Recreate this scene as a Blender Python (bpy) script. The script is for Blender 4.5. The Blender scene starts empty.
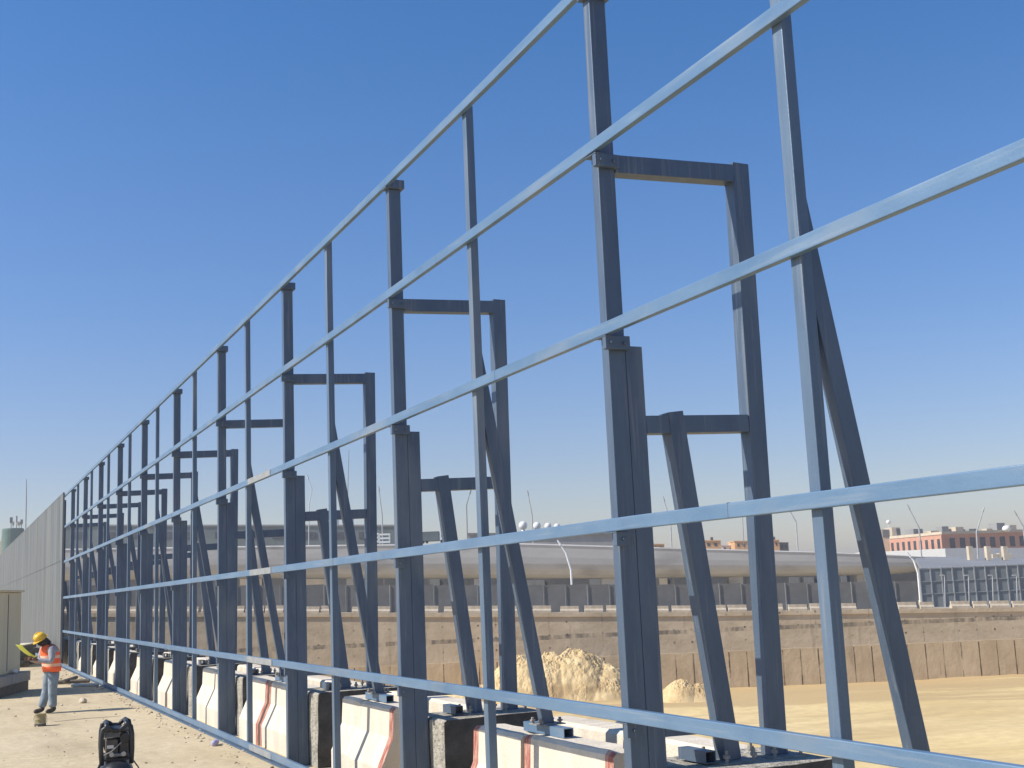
import bpy, bmesh, math, random
from mathutils import Vector, Matrix, noise
R = math.radians
random.seed(7)
scene = bpy.context.scene
col = scene.collection

# ------------------------------------------------------------------ camera
FPX, YAW, PITCH, ROLL = 1219.77, .43667, .16663, -.04246
CAM = Vector((0, 0, 2.173))
cy, sy, cp, sp = math.cos(YAW), math.sin(YAW), math.cos(PITCH), math.sin(PITCH)
FW = Vector((sy*cp, cy*cp, sp)); RT0 = Vector((cy, -sy, 0)); UP0 = RT0.cross(FW)
RT = RT0*math.cos(ROLL) + UP0*math.sin(ROLL); UP = -RT0*math.sin(ROLL) + UP0*math.cos(ROLL)
FH = Vector((sy, cy, 0)); LH = Vector((cy, -sy, 0))
def ray(u, v): return FW + RT*((u-512)/FPX) + UP*((384-v)/FPX)
def at(u, v, dep):
    d = ray(u, v); return CAM + d*(dep/d.dot(FH))
def lat(u, dep): return (at(u, 590, dep)-CAM).dot(LH)
def W(s, dep, z): 
    p = LH*s + FH*dep; return Vector((p.x, p.y, z))
cam = bpy.data.cameras.new('camera'); cam.sensor_width = 36; cam.lens = FPX/1024*36
cam.clip_start = .05; cam.clip_end = 9000
co = bpy.data.objects.new('camera', cam); col.objects.link(co)
M = Matrix((RT, UP, -FW)).transposed().to_4x4(); M.translation = CAM
co.matrix_world = M; scene.camera = co

# ------------------------------------------------------------------ materials
def nmat(name, c1, c2, rough=.8, scale=3., bump=0., bscale=40., spec=.3, stretch=(1, 1, 1), detail=6, c3=None, s3=.5, metal=0., lo=.35, hi=.65, t3=(.55, .7), scr=None):
    m = bpy.data.materials.new(name); m.use_nodes = True
    nt = m.node_tree; N = nt.nodes; Lk = nt.links
    b = N['Principled BSDF']; b.inputs['Roughness'].default_value = rough
    b.inputs['Specular IOR Level'].default_value = spec; b.inputs['Metallic'].default_value = metal
    tc = N.new('ShaderNodeTexCoord'); mp = N.new('ShaderNodeMapping'); mp.inputs['Scale'].default_value = stretch
    Lk.new(tc.outputs['Object'], mp.inputs['Vector'])
    n = N.new('ShaderNodeTexNoise'); n.inputs['Scale'].default_value = scale; n.inputs['Detail'].default_value = detail
    n.inputs['Roughness'].default_value = .65
    Lk.new(mp.outputs[0], n.inputs['Vector'])
    r = N.new('ShaderNodeValToRGB'); r.color_ramp.elements[0].color = (*c1, 1); r.color_ramp.elements[1].color = (*c2, 1)
    r.color_ramp.elements[0].position = lo; r.color_ramp.elements[1].position = hi
    Lk.new(n.outputs['Fac'], r.inputs['Fac'])
    out = r.outputs['Color']
    if c3:
        n3 = N.new('ShaderNodeTexNoise'); n3.inputs['Scale'].default_value = s3; n3.inputs['Detail'].default_value = 5
        Lk.new(mp.outputs[0], n3.inputs['Vector'])
        r3 = N.new('ShaderNodeValToRGB'); r3.color_ramp.elements[0].position = t3[0]; r3.color_ramp.elements[1].position = t3[1]
        Lk.new(n3.outputs['Fac'], r3.inputs['Fac'])
        mx = N.new('ShaderNodeMix'); mx.data_type = 'RGBA'; mx.inputs[7].default_value = (*c3, 1)
        Lk.new(r3.outputs['Color'], mx.inputs[0]); Lk.new(out, mx.inputs[6]); out = mx.outputs[2]
    if scr:
        m2 = N.new('ShaderNodeMapping'); m2.inputs['Scale'].default_value = scr; Lk.new(tc.outputs['Object'], m2.inputs['Vector'])
        ns = N.new('ShaderNodeTexNoise'); ns.inputs['Scale'].default_value = 9; ns.inputs['Detail'].default_value = 6; Lk.new(m2.outputs[0], ns.inputs['Vector'])
        rs = N.new('ShaderNodeValToRGB'); rs.color_ramp.elements[0].position = .56; rs.color_ramp.elements[1].position = .74
        rs.color_ramp.elements[1].color = (.34, .34, .34, 1); Lk.new(ns.outputs['Fac'], rs.inputs['Fac'])
        mz = N.new('ShaderNodeMix'); mz.data_type = 'RGBA'; mz.inputs[7].default_value = (.34, .35, .35, 1)
        Lk.new(rs.outputs['Color'], mz.inputs[0]); Lk.new(out, mz.inputs[6]); out = mz.outputs[2]
        # sparse rust specks
        nr = N.new('ShaderNodeTexNoise'); nr.inputs['Scale'].default_value = 3.3; nr.inputs['Detail'].default_value = 9; nr.inputs['Roughness'].default_value = .75; Lk.new(tc.outputs['Object'], nr.inputs['Vector'])
        rr_ = N.new('ShaderNodeValToRGB'); rr_.color_ramp.elements[0].position = .68; rr_.color_ramp.elements[1].position = .76; rr_.color_ramp.elements[1].color = (.6, .6, .6, 1); Lk.new(nr.outputs['Fac'], rr_.inputs['Fac'])
        mr = N.new('ShaderNodeMix'); mr.data_type = 'RGBA'; mr.inputs[7].default_value = (.26, .19, .15, 1)
        Lk.new(rr_.outputs['Color'], mr.inputs[0]); Lk.new(out, mr.inputs[6]); out = mr.outputs[2]
        rg = N.new('ShaderNodeMapRange'); rg.inputs[3].default_value = rough-.1; rg.inputs[4].default_value = rough+.22; Lk.new(ns.outputs['Fac'], rg.inputs[0]); Lk.new(rg.outputs[0], b.inputs['Roughness'])
    Lk.new(out, b.inputs['Base Color'])
    if bump:
        nb = N.new('ShaderNodeTexNoise'); nb.inputs['Scale'].default_value = bscale; nb.inputs['Detail'].default_value = 8
        Lk.new(tc.outputs['Object'], nb.inputs['Vector'])
        bp = N.new('ShaderNodeBump'); bp.inputs['Strength'].default_value = bump; bp.inputs['Distance'].default_value = .05
        Lk.new(nb.outputs['Fac'], bp.inputs['Height']); Lk.new(bp.outputs[0], b.inputs['Normal'])
    m['out'] = 0
    return m
MT = {}
MT['rail'] = nmat('rail_paint', (.098, .178, .285), (.155, .245, .355), .38, 2.6, .06, 60, .5, (1, .45, 1), 9, (.25, .28, .30), 1.5, lo=.3, hi=.7, t3=(.55, .78), metal=.3, scr=(3, .12, 3))
MT['steel'] = nmat('shaded_post_paint', (.066, .100, .152), (.110, .152, .212), .40, 3.2, .06, 50, .5, (1, 1, .3), 9, (.18, .21, .235), 2.1, lo=.3, hi=.7, t3=(.56, .8), metal=.3, scr=(3, 3, .12))  # same paint as the rails, darkened to carry shade of the near sides
MT['mid'] = nmat('shaded_mid_post_paint', (.085, .132, .195), (.132, .188, .26), .40, 3, .06, 50, .5, (1, 1, .3), 9, (.22, .25, .275), 1.9, lo=.3, hi=.7, t3=(.56, .8), metal=.3, scr=(3, 3, .12))  # rail paint again, partly darkened for the shaded near sides
MT['splice'] = nmat('bare_primer', (.22, .23, .23), (.29, .30, .30), .6, 6, .05)
MT['bolt'] = nmat('bolt_steel', (.35, .34, .32), (.5, .49, .46), .45, 30, 0, metal=.6)
MT['dullplate'] = nmat('dusty_plate', (.20, .20, .19), (.34, .32, .28), .7, 12, .1)
MT['farconc'] = nmat('dusty_concrete', (.44, .37, .28), (.56, .485, .38), .9, 2.6, .2, 30, .1)
MT['black'] = nmat('black_plastic', (.012, .013, .015), (.03, .031, .034), .42, 12, .05, 80, .5)
MT['white'] = nmat('white_paint', (.68, .67, .63), (.8, .79, .76), .5, 6)
MT['conc'] = nmat('barrier_concrete', (.56, .49, .39), (.69, .62, .51), .85, 2.6, .25, 45, .2, (1, 1, .35), 8, (.40, .35, .28), 1.5, t3=(.6, .78))
MT['red'] = nmat('red_mark', (.30, .085, .065), (.56, .40, .31), .8, 13, .1, 40, .2, (1, 2.2, .5), 8, lo=.42, hi=.72)
MT['rough'] = nmat('rough_concrete', (.27, .25, .21), (.47, .435, .37), .95, 9, .9, 22, .1, (1, 1, .5), 8)
MT['sandpile'] = nmat('sand_pile', (.52, .375, .185), (.69, .53, .30), .95, 1.1, .5, 5, .05, detail=9, c3=(.42, .29, .15), s3=.4)
MT['clad'] = nmat('clad_metal', (.125, .135, .137), (.255, .268, .268), .36, 1.0, .06, 3, .5, (1, 1.6, .10), 9, (.24, .235, .20), .5, metal=.4, lo=.34, hi=.66)
MT['hoard'] = nmat('hoarding_grey', (.135, .135, .132), (.185, .182, .176), .85, .6)
MT['viad'] = nmat('viaduct_concrete', (.44, .425, .40), (.54, .52, .49), .85, .12, .1, 2, .2, (1, 1, 2.2), 8, (.27, .25, .23), .1)
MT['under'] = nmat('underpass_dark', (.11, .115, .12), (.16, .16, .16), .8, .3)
MT['greenish'] = nmat('green_grey_facade', (.10, .125, .125), (.15, .175, .17), .6, .25)
MT['greyroof'] = nmat('grey_roof', (.22, .22, .22), (.28, .28, .275), .7, .2)
MT['brick'] = nmat('red_brick', (.47, .245, .17), (.56, .31, .22), .9, .7)
MT['glass'] = nmat('dark_window', (.03, .035, .045), (.06, .065, .075), .25, 2, spec=.5)
MT['beige'] = nmat('beige_render', (.50, .42, .31), (.6, .51, .39), .9, .6)
MT['orange'] = nmat('orange_render', (.58, .32, .15), (.66, .40, .2), .9, .6)
MT['cabinet'] = nmat('cabinet_beige', (.56, .48, .31), (.62, .55, .37), .6, 1.2, .03, 30, .3, (1, 1, .3), 6)
MT['plinth'] = nmat('plinth_concrete', (.30, .27, .23), (.42, .38, .32), .9, 2.5, .3)
MT['lattice'] = nmat('noise_panel', (.17, .19, .195), (.22, .235, .24), .8, .8)
MT['frame'] = nmat('grid_frame', (.25, .265, .27), (.31, .32, .325), .7, 2)
MT['pole'] = nmat('pole_galvanised', (.5, .5, .48), (.62, .62, .6), .5, 2)
MT['polegrey'] = nmat('pole_pale_grey', (.34, .34, .33), (.42, .42, .41), .6, 2)
MT['poledark'] = nmat('pole_dark', (.2, .2, .2), (.27, .27, .27), .5, 2)
MT['green'] = nmat('tank_green', (.09, .15, .13), (.14, .21, .18), .7, .5)
MT['skin'] = nmat('skin', (.14, .075, .045), (.18, .10, .065), .55, 14)
MT['shirt'] = nmat('grey_shirt', (.28, .28, .30), (.38, .38, .40), .9, 9, .3, 25, .1)
MT['denim'] = nmat('washed_trousers', (.17, .21, .25), (.27, .32, .36), .9, 7, .5, 16, .1)
MT['boot'] = nmat('dark_boot', (.03, .027, .025), (.06, .05, .045), .6, 9)
MT['scarf'] = nmat('dark_scarf', (.025, .022, .024), (.06, .05, .05), .95, 12, .4, 30, .1)
MT['hat'] = nmat('yellow_shell', (.78, .45, .03), (.86, .53, .06), .35, 5)
MT['sheet'] = nmat('lime_sheet', (.62, .68, .05), (.72, .76, .12), .5, 5)
MT['timber'] = nmat('timber', (.28, .19, .10), (.42, .30, .17), .85, 8, .2, 30, .1, (1, 1, .2))
MT['rust'] = nmat('dull_steel', (.07, .065, .06), (.14, .12, .10), .7, 6)
MT['olive'] = nmat('olive_tin', (.26, .22, .11), (.36, .30, .17), .55, 14)
MT['shadow_patch'] = nmat('painted_shadow', (.26, .215, .16), (.40, .325, .22), .9, 6)  # shadow tone painted as colour for flat ground strips
MT['clod'] = nmat('dark_clod', (.20, .15, .10), (.30, .23, .16), .95, 9, .5)
MT['dark_end'] = nmat('dark_block_end', (.055, .053, .05), (.10, .096, .09), .85, 5, .3)
MT['purple'] = nmat('blue_plastic', (.30, .29, .5), (.45, .44, .62), .5, 6)
MT['stone'] = nmat('pale_stone', (.52, .44, .33), (.66, .58, .45), .95, 9, .5)

def vest_mat():
    m = nmat('hi_vis_vest', (.85, .13, .05), (.95, .20, .08), .8, 8, .3, 25, .1)
    nt = m.node_tree; N = nt.nodes; Lk = nt.links
    tc = N.new('ShaderNodeTexCoord'); sx = N.new('ShaderNodeSeparateXYZ'); Lk.new(tc.outputs['Object'], sx.inputs[0])
    def band(z, w):
        a = N.new('ShaderNodeMath'); a.operation = 'SUBTRACT'; a.inputs[1].default_value = z; Lk.new(sx.outputs[2], a.inputs[0])
        b = N.new('ShaderNodeMath'); b.operation = 'ABSOLUTE'; Lk.new(a.outputs[0], b.inputs[0])
        c = N.new('ShaderNodeMath'); c.operation = 'LESS_THAN'; c.inputs[1].default_value = w; Lk.new(b.outputs[0], c.inputs[0]); return c
    b1, b2 = band(1.0, .03), band(1.17, .03)
    ad = N.new('ShaderNodeMath'); ad.operation = 'MAXIMUM'; Lk.new(b1.outputs[0], ad.inputs[0]); Lk.new(b2.outputs[0], ad.inputs[1])
    bs = N['Principled BSDF']; src = bs.inputs['Base Color'].links[0].from_socket
    mx = N.new('ShaderNodeMix'); mx.data_type = 'RGBA'; mx.inputs[7].default_value = (.80, .50, .36, 1)
    Lk.new(ad.outputs[0], mx.inputs[0]); Lk.new(src, mx.inputs[6]); Lk.new(mx.outputs[2], bs.inputs['Base Color'])
    return m
MT['vest'] = vest_mat()

def ground_mat(name, a, b, c, big, fine, dark, bump, st=(.35, 2.2, 1), th=(.55, .72), far=None):
    m = bpy.data.materials.new(name); m.use_nodes = True
    nt = m.node_tree; N = nt.nodes; Lk = nt.links; bs = N['Principled BSDF']
    bs.inputs['Roughness'].default_value = .95; bs.inputs['Specular IOR Level'].default_value = .1
    tc = N.new('ShaderNodeTexCoord')
    def nz(s, d=8, st=(1, 1, 1), rg=.6):
        mp = N.new('ShaderNodeMapping'); mp.inputs['Scale'].default_value = st; Lk.new(tc.outputs['Object'], mp.inputs[0])
        n = N.new('ShaderNodeTexNoise'); n.inputs['Scale'].default_value = s; n.inputs['Detail'].default_value = d; n.inputs['Roughness'].default_value = rg
        Lk.new(mp.outputs[0], n.inputs['Vector']); return n.outputs['Fac']
    def ramp(f, p0, p1, c0, c1):
        r = N.new('ShaderNodeValToRGB'); r.color_ramp.elements[0].position = p0; r.color_ramp.elements[1].position = p1
        r.color_ramp.elements[0].color = (*c0, 1); r.color_ramp.elements[1].color = (*c1, 1); Lk.new(f, r.inputs[0]); return r.outputs[0]
    def mix(f, x, y, mode='MIX'):
        k = N.new('ShaderNodeMix'); k.data_type = 'RGBA'; k.blend_type = mode
        if isinstance(f, float): k.inputs[0].default_value = f
        else: Lk.new(f, k.inputs[0])
        for i, q in ((6, x), (7, y)):
            if isinstance(q, tuple): k.inputs[i].default_value = (*q, 1)
            else: Lk.new(q, k.inputs[i])
        return k.outputs[2]
    base = ramp(nz(big, 8), .35, .66, a, b)
    f1 = ramp(nz(fine, 8), .3, .7, (.86, .86, .86), (1.07, 1.07, 1.07))
    base = mix(1., base, f1, 'MULTIPLY')
    sm = ramp(nz(big*1.4, 7, st, .7), th[0], th[1], (0, 0, 0), (1, 1, 1))
    dk = N.new('ShaderNodeMath'); dk.operation = 'MULTIPLY'; dk.inputs[1].default_value = dark; Lk.new(sm, dk.inputs[0])
    base = mix(dk.outputs[0], base, c)
    sp_ = ramp(nz(fine*6, 3), .66, .72, (0, 0, 0), (.55, .55, .55))
    base = mix(sp_, base, c)
    if far:   # darker bands towards the far side of the pit
        vd_ = N.new('ShaderNodeVectorMath'); vd_.operation = 'DOT_PRODUCT'; vd_.inputs[1].default_value = FH; Lk.new(tc.outputs['Object'], vd_.inputs[0])
        mr_ = N.new('ShaderNodeMapRange'); mr_.inputs[1].default_value = far[0]; mr_.inputs[2].default_value = far[1]; Lk.new(vd_.outputs['Value'], mr_.inputs[0])
        vl = N.new('ShaderNodeVectorMath'); vl.operation = 'DOT_PRODUCT'; vl.inputs[1].default_value = LH; Lk.new(tc.outputs['Object'], vl.inputs[0])
        cb_ = N.new('ShaderNodeCombineXYZ'); Lk.new(vl.outputs['Value'], cb_.inputs[0]); Lk.new(vd_.outputs['Value'], cb_.inputs[1])
        mq = N.new('ShaderNodeMapping'); mq.inputs['Scale'].default_value = (.03, .22, 1); Lk.new(cb_.outputs[0], mq.inputs[0])
        nq = N.new('ShaderNodeTexNoise'); nq.inputs['Scale'].default_value = 1; nq.inputs['Detail'].default_value = 6; Lk.new(mq.outputs[0], nq.inputs['Vector'])
        ad = N.new('ShaderNodeMath'); ad.operation = 'MULTIPLY_ADD'; ad.inputs[1].default_value = .30; Lk.new(mr_.outputs[0], ad.inputs[0]); Lk.new(nq.outputs['Fac'], ad.inputs[2])
        base = mix(ramp(ad.outputs[0], .62, .70, (0, 0, 0), (.8, .8, .8)), base, c)
    Lk.new(base, bs.inputs['Base Color'])
    h = N.new('ShaderNodeMath'); h.operation = 'ADD'; Lk.new(nz(fine*1.2, 9), h.inputs[0]); Lk.new(nz(big*3, 6), h.inputs[1])
    bp = N.new('ShaderNodeBump'); bp.inputs['Strength'].default_value = bump; bp.inputs['Distance'].default_value = .06
    Lk.new(h.outputs[0], bp.inputs['Height']); Lk.new(bp.outputs[0], bs.inputs['Normal'])
    return m
MT['ground'] = ground_mat('compacted_earth', (.50, .405, .26), (.585, .485, .325), (.30, .235, .155), .35, 5, .6, .35, (1.6, .3, 1), (.50, .70))
MT['pit'] = ground_mat('pit_sand', (.63, .465, .215), (.72, .555, .29), (.47, .335, .17), .07, 1.2, .55, .22, (.5, 2.6, 1), (.47, .66), (74, 104))

def wall_mat():
    m = bpy.data.materials.new('shored_wall'); m.use_nodes = True
    nt = m.node_tree; N = nt.nodes; Lk = nt.links; bs = N['Principled BSDF']
    bs.inputs['Roughness'].default_value = .95; bs.inputs['Specular IOR Level'].default_value = .1
    at_ = N.new('ShaderNodeUVMap'); sx = N.new('ShaderNodeSeparateXYZ'); Lk.new(at_.outputs[0], sx.inputs[0])
    def math_(op, a, b=None):
        k = N.new('ShaderNodeMath'); k.operation = op
        for i, q in ((0, a), (1, b)):
            if q is None: continue
            if isinstance(q, (int, float)): k.inputs[i].default_value = q
            else: Lk.new(q, k.inputs[i])
        return k.outputs[0]
    U, V = sx.outputs[0], sx.outputs[1]
    def nz(s, st=(1, 1, 1), d=7, r=.65):
        mp = N.new('ShaderNodeMapping'); mp.inputs['Scale'].default_value = st; Lk.new(at_.outputs[0], mp.inputs[0])
        n = N.new('ShaderNodeTexNoise'); n.inputs['Scale'].default_value = s; n.inputs['Detail'].default_value = d; n.inputs['Roughness'].default_value = r
        Lk.new(mp.outputs[0], n.inputs['Vector']); return n.outputs['Fac']
    def ramp(f, p0, p1, c0, c1):
        r = N.new('ShaderNodeValToRGB'); r.color_ramp.elements[0].position = p0; r.color_ramp.elements[1].position = p1
        r.color_ramp.elements[0].color = (*c0, 1); r.color_ramp.elements[1].color = (*c1, 1); Lk.new(f, r.inputs[0]); return r.outputs[0]
    def mix(f, x, y):
        k = N.new('ShaderNodeMix'); k.data_type = 'RGBA'
        Lk.new(f, k.inputs[0])
        for i, q in ((6, x), (7, y)):
            if isinstance(q, tuple): k.inputs[i].default_value = (*q, 1)
            else: Lk.new(q, k.inputs[i])
        return k.outputs[2]
    up = ramp(nz(.35, (1, 1.6, 1)), .35, .66, (.44, .355, .245), (.58, .48, .35))
    lo = ramp(nz(.5, (1, .5, 1)), .35, .68, (.47, .355, .22), (.62, .49, .325))
    jag = math_('ADD', V, math_('MULTIPLY', math_('SUBTRACT', nz(.25), .5), .35))
    base = mix(math_('LESS_THAN', V, 3.0), up, lo)
    # stained horizontal pour joint
    jt = math_('LESS_THAN', math_('ABSOLUTE', math_('SUBTRACT', jag, 4.75)), .17)
    base = mix(math_('MULTIPLY', jt, ramp(nz(1.1, (1, .3, 1)), .4, .6, (0, 0, 0), (1, 1, 1))), base, (.20, .17, .13))
    # vertical seams between piles, lower half, broken up
    fr = math_('ABSOLUTE', math_('SUBTRACT', math_('FRACT', math_('DIVIDE', U, 1.5)), .5))
    wob = math_('ADD', fr, math_('MULTIPLY', math_('SUBTRACT', nz(.9, (1, .25, 1)), .5), .10))
    seam = math_('MULTIPLY', math_('LESS_THAN', wob, .034), math_('LESS_THAN', V, 2.9))
    seam = math_('MULTIPLY', seam, ramp(nz(.6, (1, .5, 1)), .37, .52, (0, 0, 0), (1, 1, 1)))
    base = mix(seam, base, (.12, .078, .048))
    fr2 = math_('ABSOLUTE', math_('SUBTRACT', math_('FRACT', math_('DIVIDE', U, 4.5)), .5))
    base = mix(math_('MULTIPLY', math_('MULTIPLY', math_('LESS_THAN', fr2, .007), ramp(nz(.7, (1, .6, 1)), .45, .6, (0, 0, 0), (.8, .8, .8))), math_('GREATER_THAN', V, 3.1)), base, (.26, .215, .16))
    # tie holes
    du = math_('MULTIPLY', math_('SUBTRACT', math_('FRACT', math_('DIVIDE', U, 1.5)), .5), 1.5)
    dv = math_('MULTIPLY', math_('SUBTRACT', math_('FRACT', math_('DIVIDE', math_('SUBTRACT', V, .2), 1.05)), .5), 1.05)
    rr = math_('ADD', math_('POWER', du, 2), math_('POWER', dv, 2))
    hole = math_('MULTIPLY', math_('LESS_THAN', rr, .008), math_('MULTIPLY', math_('GREATER_THAN', V, 3.3), math_('LESS_THAN', V, 6.2)))
    base = mix(math_('MULTIPLY', hole, ramp(nz(.45, (1, 1.4, 1)), .42, .6, (.1, .1, .1), (.9, .9, .9))), base, (.10, .08, .06))
    dr = ramp(nz(1.3, (1, .12, 1)), .56, .74, (0, 0, 0), (.6, .6, .6))
    base = mix(dr, base, (.23, .185, .135))
    Lk.new(base, bs.inputs['Base Color'])
    bp = N.new('ShaderNodeBump'); bp.inputs['Strength'].default_value = .5; bp.inputs['Distance'].default_value = .1
    Lk.new(nz(1.6), bp.inputs['Height']); Lk.new(bp.outputs[0], bs.inputs['Normal'])
    return m
MT['wall'] = wall_mat()

# ------------------------------------------------------------------ mesh helpers
class MB:
    def __init__(s): s.bm = bmesh.new(); s.mi = 0
    def face(s, vs, mi=None):
        try:
            f = s.bm.faces.new(vs); f.material_index = s.mi if mi is None else mi; return f
        except ValueError: return None
    def hexa(s, p):
        v = [s.bm.verts.new(q) for q in p]
        for q in ((0, 3, 2, 1), (4, 5, 6, 7), (0, 1, 5, 4), (1, 2, 6, 5), (2, 3, 7, 6), (3, 0, 4, 7)): s.face([v[i] for i in q])
        return s
    def box(s, x0, x1, y0, y1, z0, z1):
        return s.hexa([(x0, y0, z0), (x1, y0, z0), (x1, y1, z0), (x0, y1, z0), (x0, y0, z1), (x1, y0, z1), (x1, y1, z1), (x0, y1, z1)])
    def sec(s, pts, A, B, side, up=None):
        """extrude 2D polygon pts (a along side, b along the other) from A to B"""
        A, B = Vector(A), Vector(B); d = (B-A).normalized(); side = Vector(side); side = (side-d*side.dot(d)).normalized(); n = d.cross(side)
        if up and n.dot(Vector(up)) < 0: n = -n
        r0 = [s.bm.verts.new(A+side*a+n*b) for a, b in pts]; r1 = [s.bm.verts.new(B+side*a+n*b) for a, b in pts]
        k = len(pts)
        for i in range(k): s.face([r0[i], r0[(i+1) % k], r1[(i+1) % k], r1[i]])
        s.face(r0[::-1]); s.face(r1); return s
    def tube(s, pts, rad, n=8, cap=True):
        pts = [Vector(p) for p in pts]; rads = rad if isinstance(rad, (list, tuple)) else [rad]*len(pts)
        rings = []
        for i, p in enumerate(pts):
            d = (pts[min(i+1, len(pts)-1)]-pts[max(i-1, 0)]).normalized()
            a = d.orthogonal().normalized() if i == 0 else (a0-d*a0.dot(d)).normalized()
            a0 = a; b = d.cross(a)
            rings.append([s.bm.verts.new(p+(a*math.cos(2*math.pi*k/n)+b*math.sin(2*math.pi*k/n))*rads[i]) for k in range(n)])
        for r0, r1 in zip(rings, rings[1:]):
            for k in range(n): s.face([r0[k], r0[(k+1) % n], r1[(k+1) % n], r1[k]])
        if cap: s.face(rings[0][::-1]); s.face(rings[-1])
        return s
    def ring_loft(s, rings, cap=True):
        vs = [[s.bm.verts.new(p) for p in r] for r in rings]; n = len(vs[0])
        for r0, r1 in zip(vs, vs[1:]):
            for k in range(n): s.face([r0[k], r0[(k+1) % n], r1[(k+1) % n], r1[k]])
        if cap: s.face(vs[0][::-1]); s.face(vs[-1])
        return s
    def sphere(s, c, r, seg=12, rings=8, sc=(1, 1, 1)):
        c = Vector(c); rr = []
        for i in range(1, rings):
            t = math.pi*i/rings
            rr.append([(c.x+r*sc[0]*math.sin(t)*math.cos(2*math.pi*k/seg), c.y+r*sc[1]*math.sin(t)*math.sin(2*math.pi*k/seg), c.z-r*sc[2]*math.cos(t)) for k in range(seg)])
        return s.ring_loft(rr)
    def build(s, name, mats, parent=None, bevel=0, smooth=False, loc=None):
        bmesh.ops.recalc_face_normals(s.bm, faces=s.bm.faces)
        if loc is not None: bmesh.ops.translate(s.bm, verts=s.bm.verts, vec=-Vector(loc))
        me = bpy.data.meshes.new(name); s.bm.to_mesh(me); s.bm.free()
        for m in (mats if isinstance(mats, (list, tuple)) else [mats]): me.materials.append(m)
        if smooth:
            for p in me.polygons: p.use_smooth = True
        o = bpy.data.objects.new(name, me); col.objects.link(o)
        if parent: o.parent = parent
        if loc is not None and not parent: o.location = loc
        if bevel:
            b = o.modifiers.new('bevel', 'BEVEL'); b.width = bevel; b.segments = 2; b.limit_method = 'ANGLE'
        return o
def tag(o, label=None, cat=None, group=None, kind=None):
    if label: o['label'] = label
    if cat: o['category'] = cat
    if group: o['group'] = group
    if kind: o['kind'] = kind
    return o
def empty(name, loc=(0, 0, 0), rz=0):
    o = bpy.data.objects.new(name, None); o.location = loc; o.rotation_euler.z = rz; o.empty_display_size = .2; col.objects.link(o); return o
def copy_tree(o, parent=None):
    c = o.copy(); col.objects.link(c)
    if parent: c.parent = parent
    for ch in list(o.children): copy_tree(ch, c)
    return c
ORD = ['first', 'second', 'third', 'fourth', 'fifth', 'sixth', 'seventh', 'eighth', 'ninth', 'tenth', 'eleventh', 'twelfth', 'thirteenth', 'fourteenth', 'fifteenth', 'sixteenth', 'seventeenth', 'eighteenth', 'nineteenth', 'twentieth']
TENS = {20: 'twenty', 30: 'thirty', 40: 'forty', 50: 'fifty', 60: 'sixty', 70: 'seventy', 80: 'eighty', 90: 'ninety'}
TENTH = {30: 'thirtieth', 40: 'fortieth', 50: 'fiftieth', 60: 'sixtieth', 70: 'seventieth', 80: 'eightieth', 90: 'ninetieth'}
def nth(i):
    if i < 20: return ORD[i]
    k = i+1
    if k % 10 == 0: return TENTH[k]
    return TENS[k//10*10]+'-'+ORD[k % 10-1]

# ------------------------------------------------------------------ terrain
EDGE = 8.2; PZ = -6.7; DW = 105.0
def wall_top(u):
    ks = [(-300, 613), (250, 612.6), (450, 613), (700, 612), (1000, 607.5), (1500, 598)]
    for (a, va), (b, vb) in zip(ks, ks[1:]):
        if u <= b: return va+(vb-va)*(u-a)/(b-a)
    return ks[-1][1]
m = MB()
# near plateau, left of the pit, reaching to the horizon
xs = [-4000, -300, -40, -8, 8.2]; ys = [-3000, -60, -2, 60, 160, 4500]
g = {}
for i, x in enumerate(xs):
    for j, y in enumerate(ys): g[i, j] = m.bm.verts.new((x, y, 0))
for i in range(len(xs)-1):
    for j in range(len(ys)-1): m.face([g[i, j], g[i+1, j], g[i+1, j+1], g[i, j+1]])
# land behind the far retaining wall
sl = ((EDGE) - FH.x*DW)/LH.x
a = W(sl, DW+.6, -1.4); b = W(900, DW+.6, -1.4); c = Vector((6000, 5500, -1.4)); d = Vector((EDGE, 5500, -1.4))
m.face([m.bm.verts.new(p) for p in (a, b, c, d)])
tag(m.build('ground', MT['ground']), kind='structure')
# excavation: slope and floor
m = MB()
rows = []
xs = [EDGE, 8.6, 9.3, 10.2, 11.2, 12.5] + [14+1.9*i for i in range(60)] + [135, 160, 200, 260]
ys = [-120, -80, -50, -30] + [-20+2.2*i for i in range(66)] + [135]
def pit_z(x, y):
    if x <= EDGE+.01: return 0
    t = min(1, (x-EDGE)/3.6); z = PZ*t**.8
    n = noise.noise(Vector((x*.16, y*.16, 0)))*.16 + noise.noise(Vector((x*.55, y*.55, 3)))*.06
    dep = x*FH.x+y*FH.y; s = x*LH.x+y*LH.y
    n += .0 if dep < 80 else .35*max(0, noise.noise(Vector((s*.05, dep*.35, 7))))*min(1, (dep-80)/8)
    return z + (n*min(1, t))
for x in xs: rows.append([m.bm.verts.new((x, y, pit_z(x, y))) for y in ys])
for r0, r1 in zip(rows, rows[1:]):
    for k in range(len(ys)-1):
        cx_ = sum((v.co.x*FH.x+v.co.y*FH.y) for v in (r0[k], r1[k], r0[k+1], r1[k+1]))/4
        if cx_ > DW+4: continue
        m.face([r0[k], r1[k], r1[k+1], r0[k+1]])
pf = m.build('pit_floor', MT['pit'], smooth=True); tag(pf, kind='structure')

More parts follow.
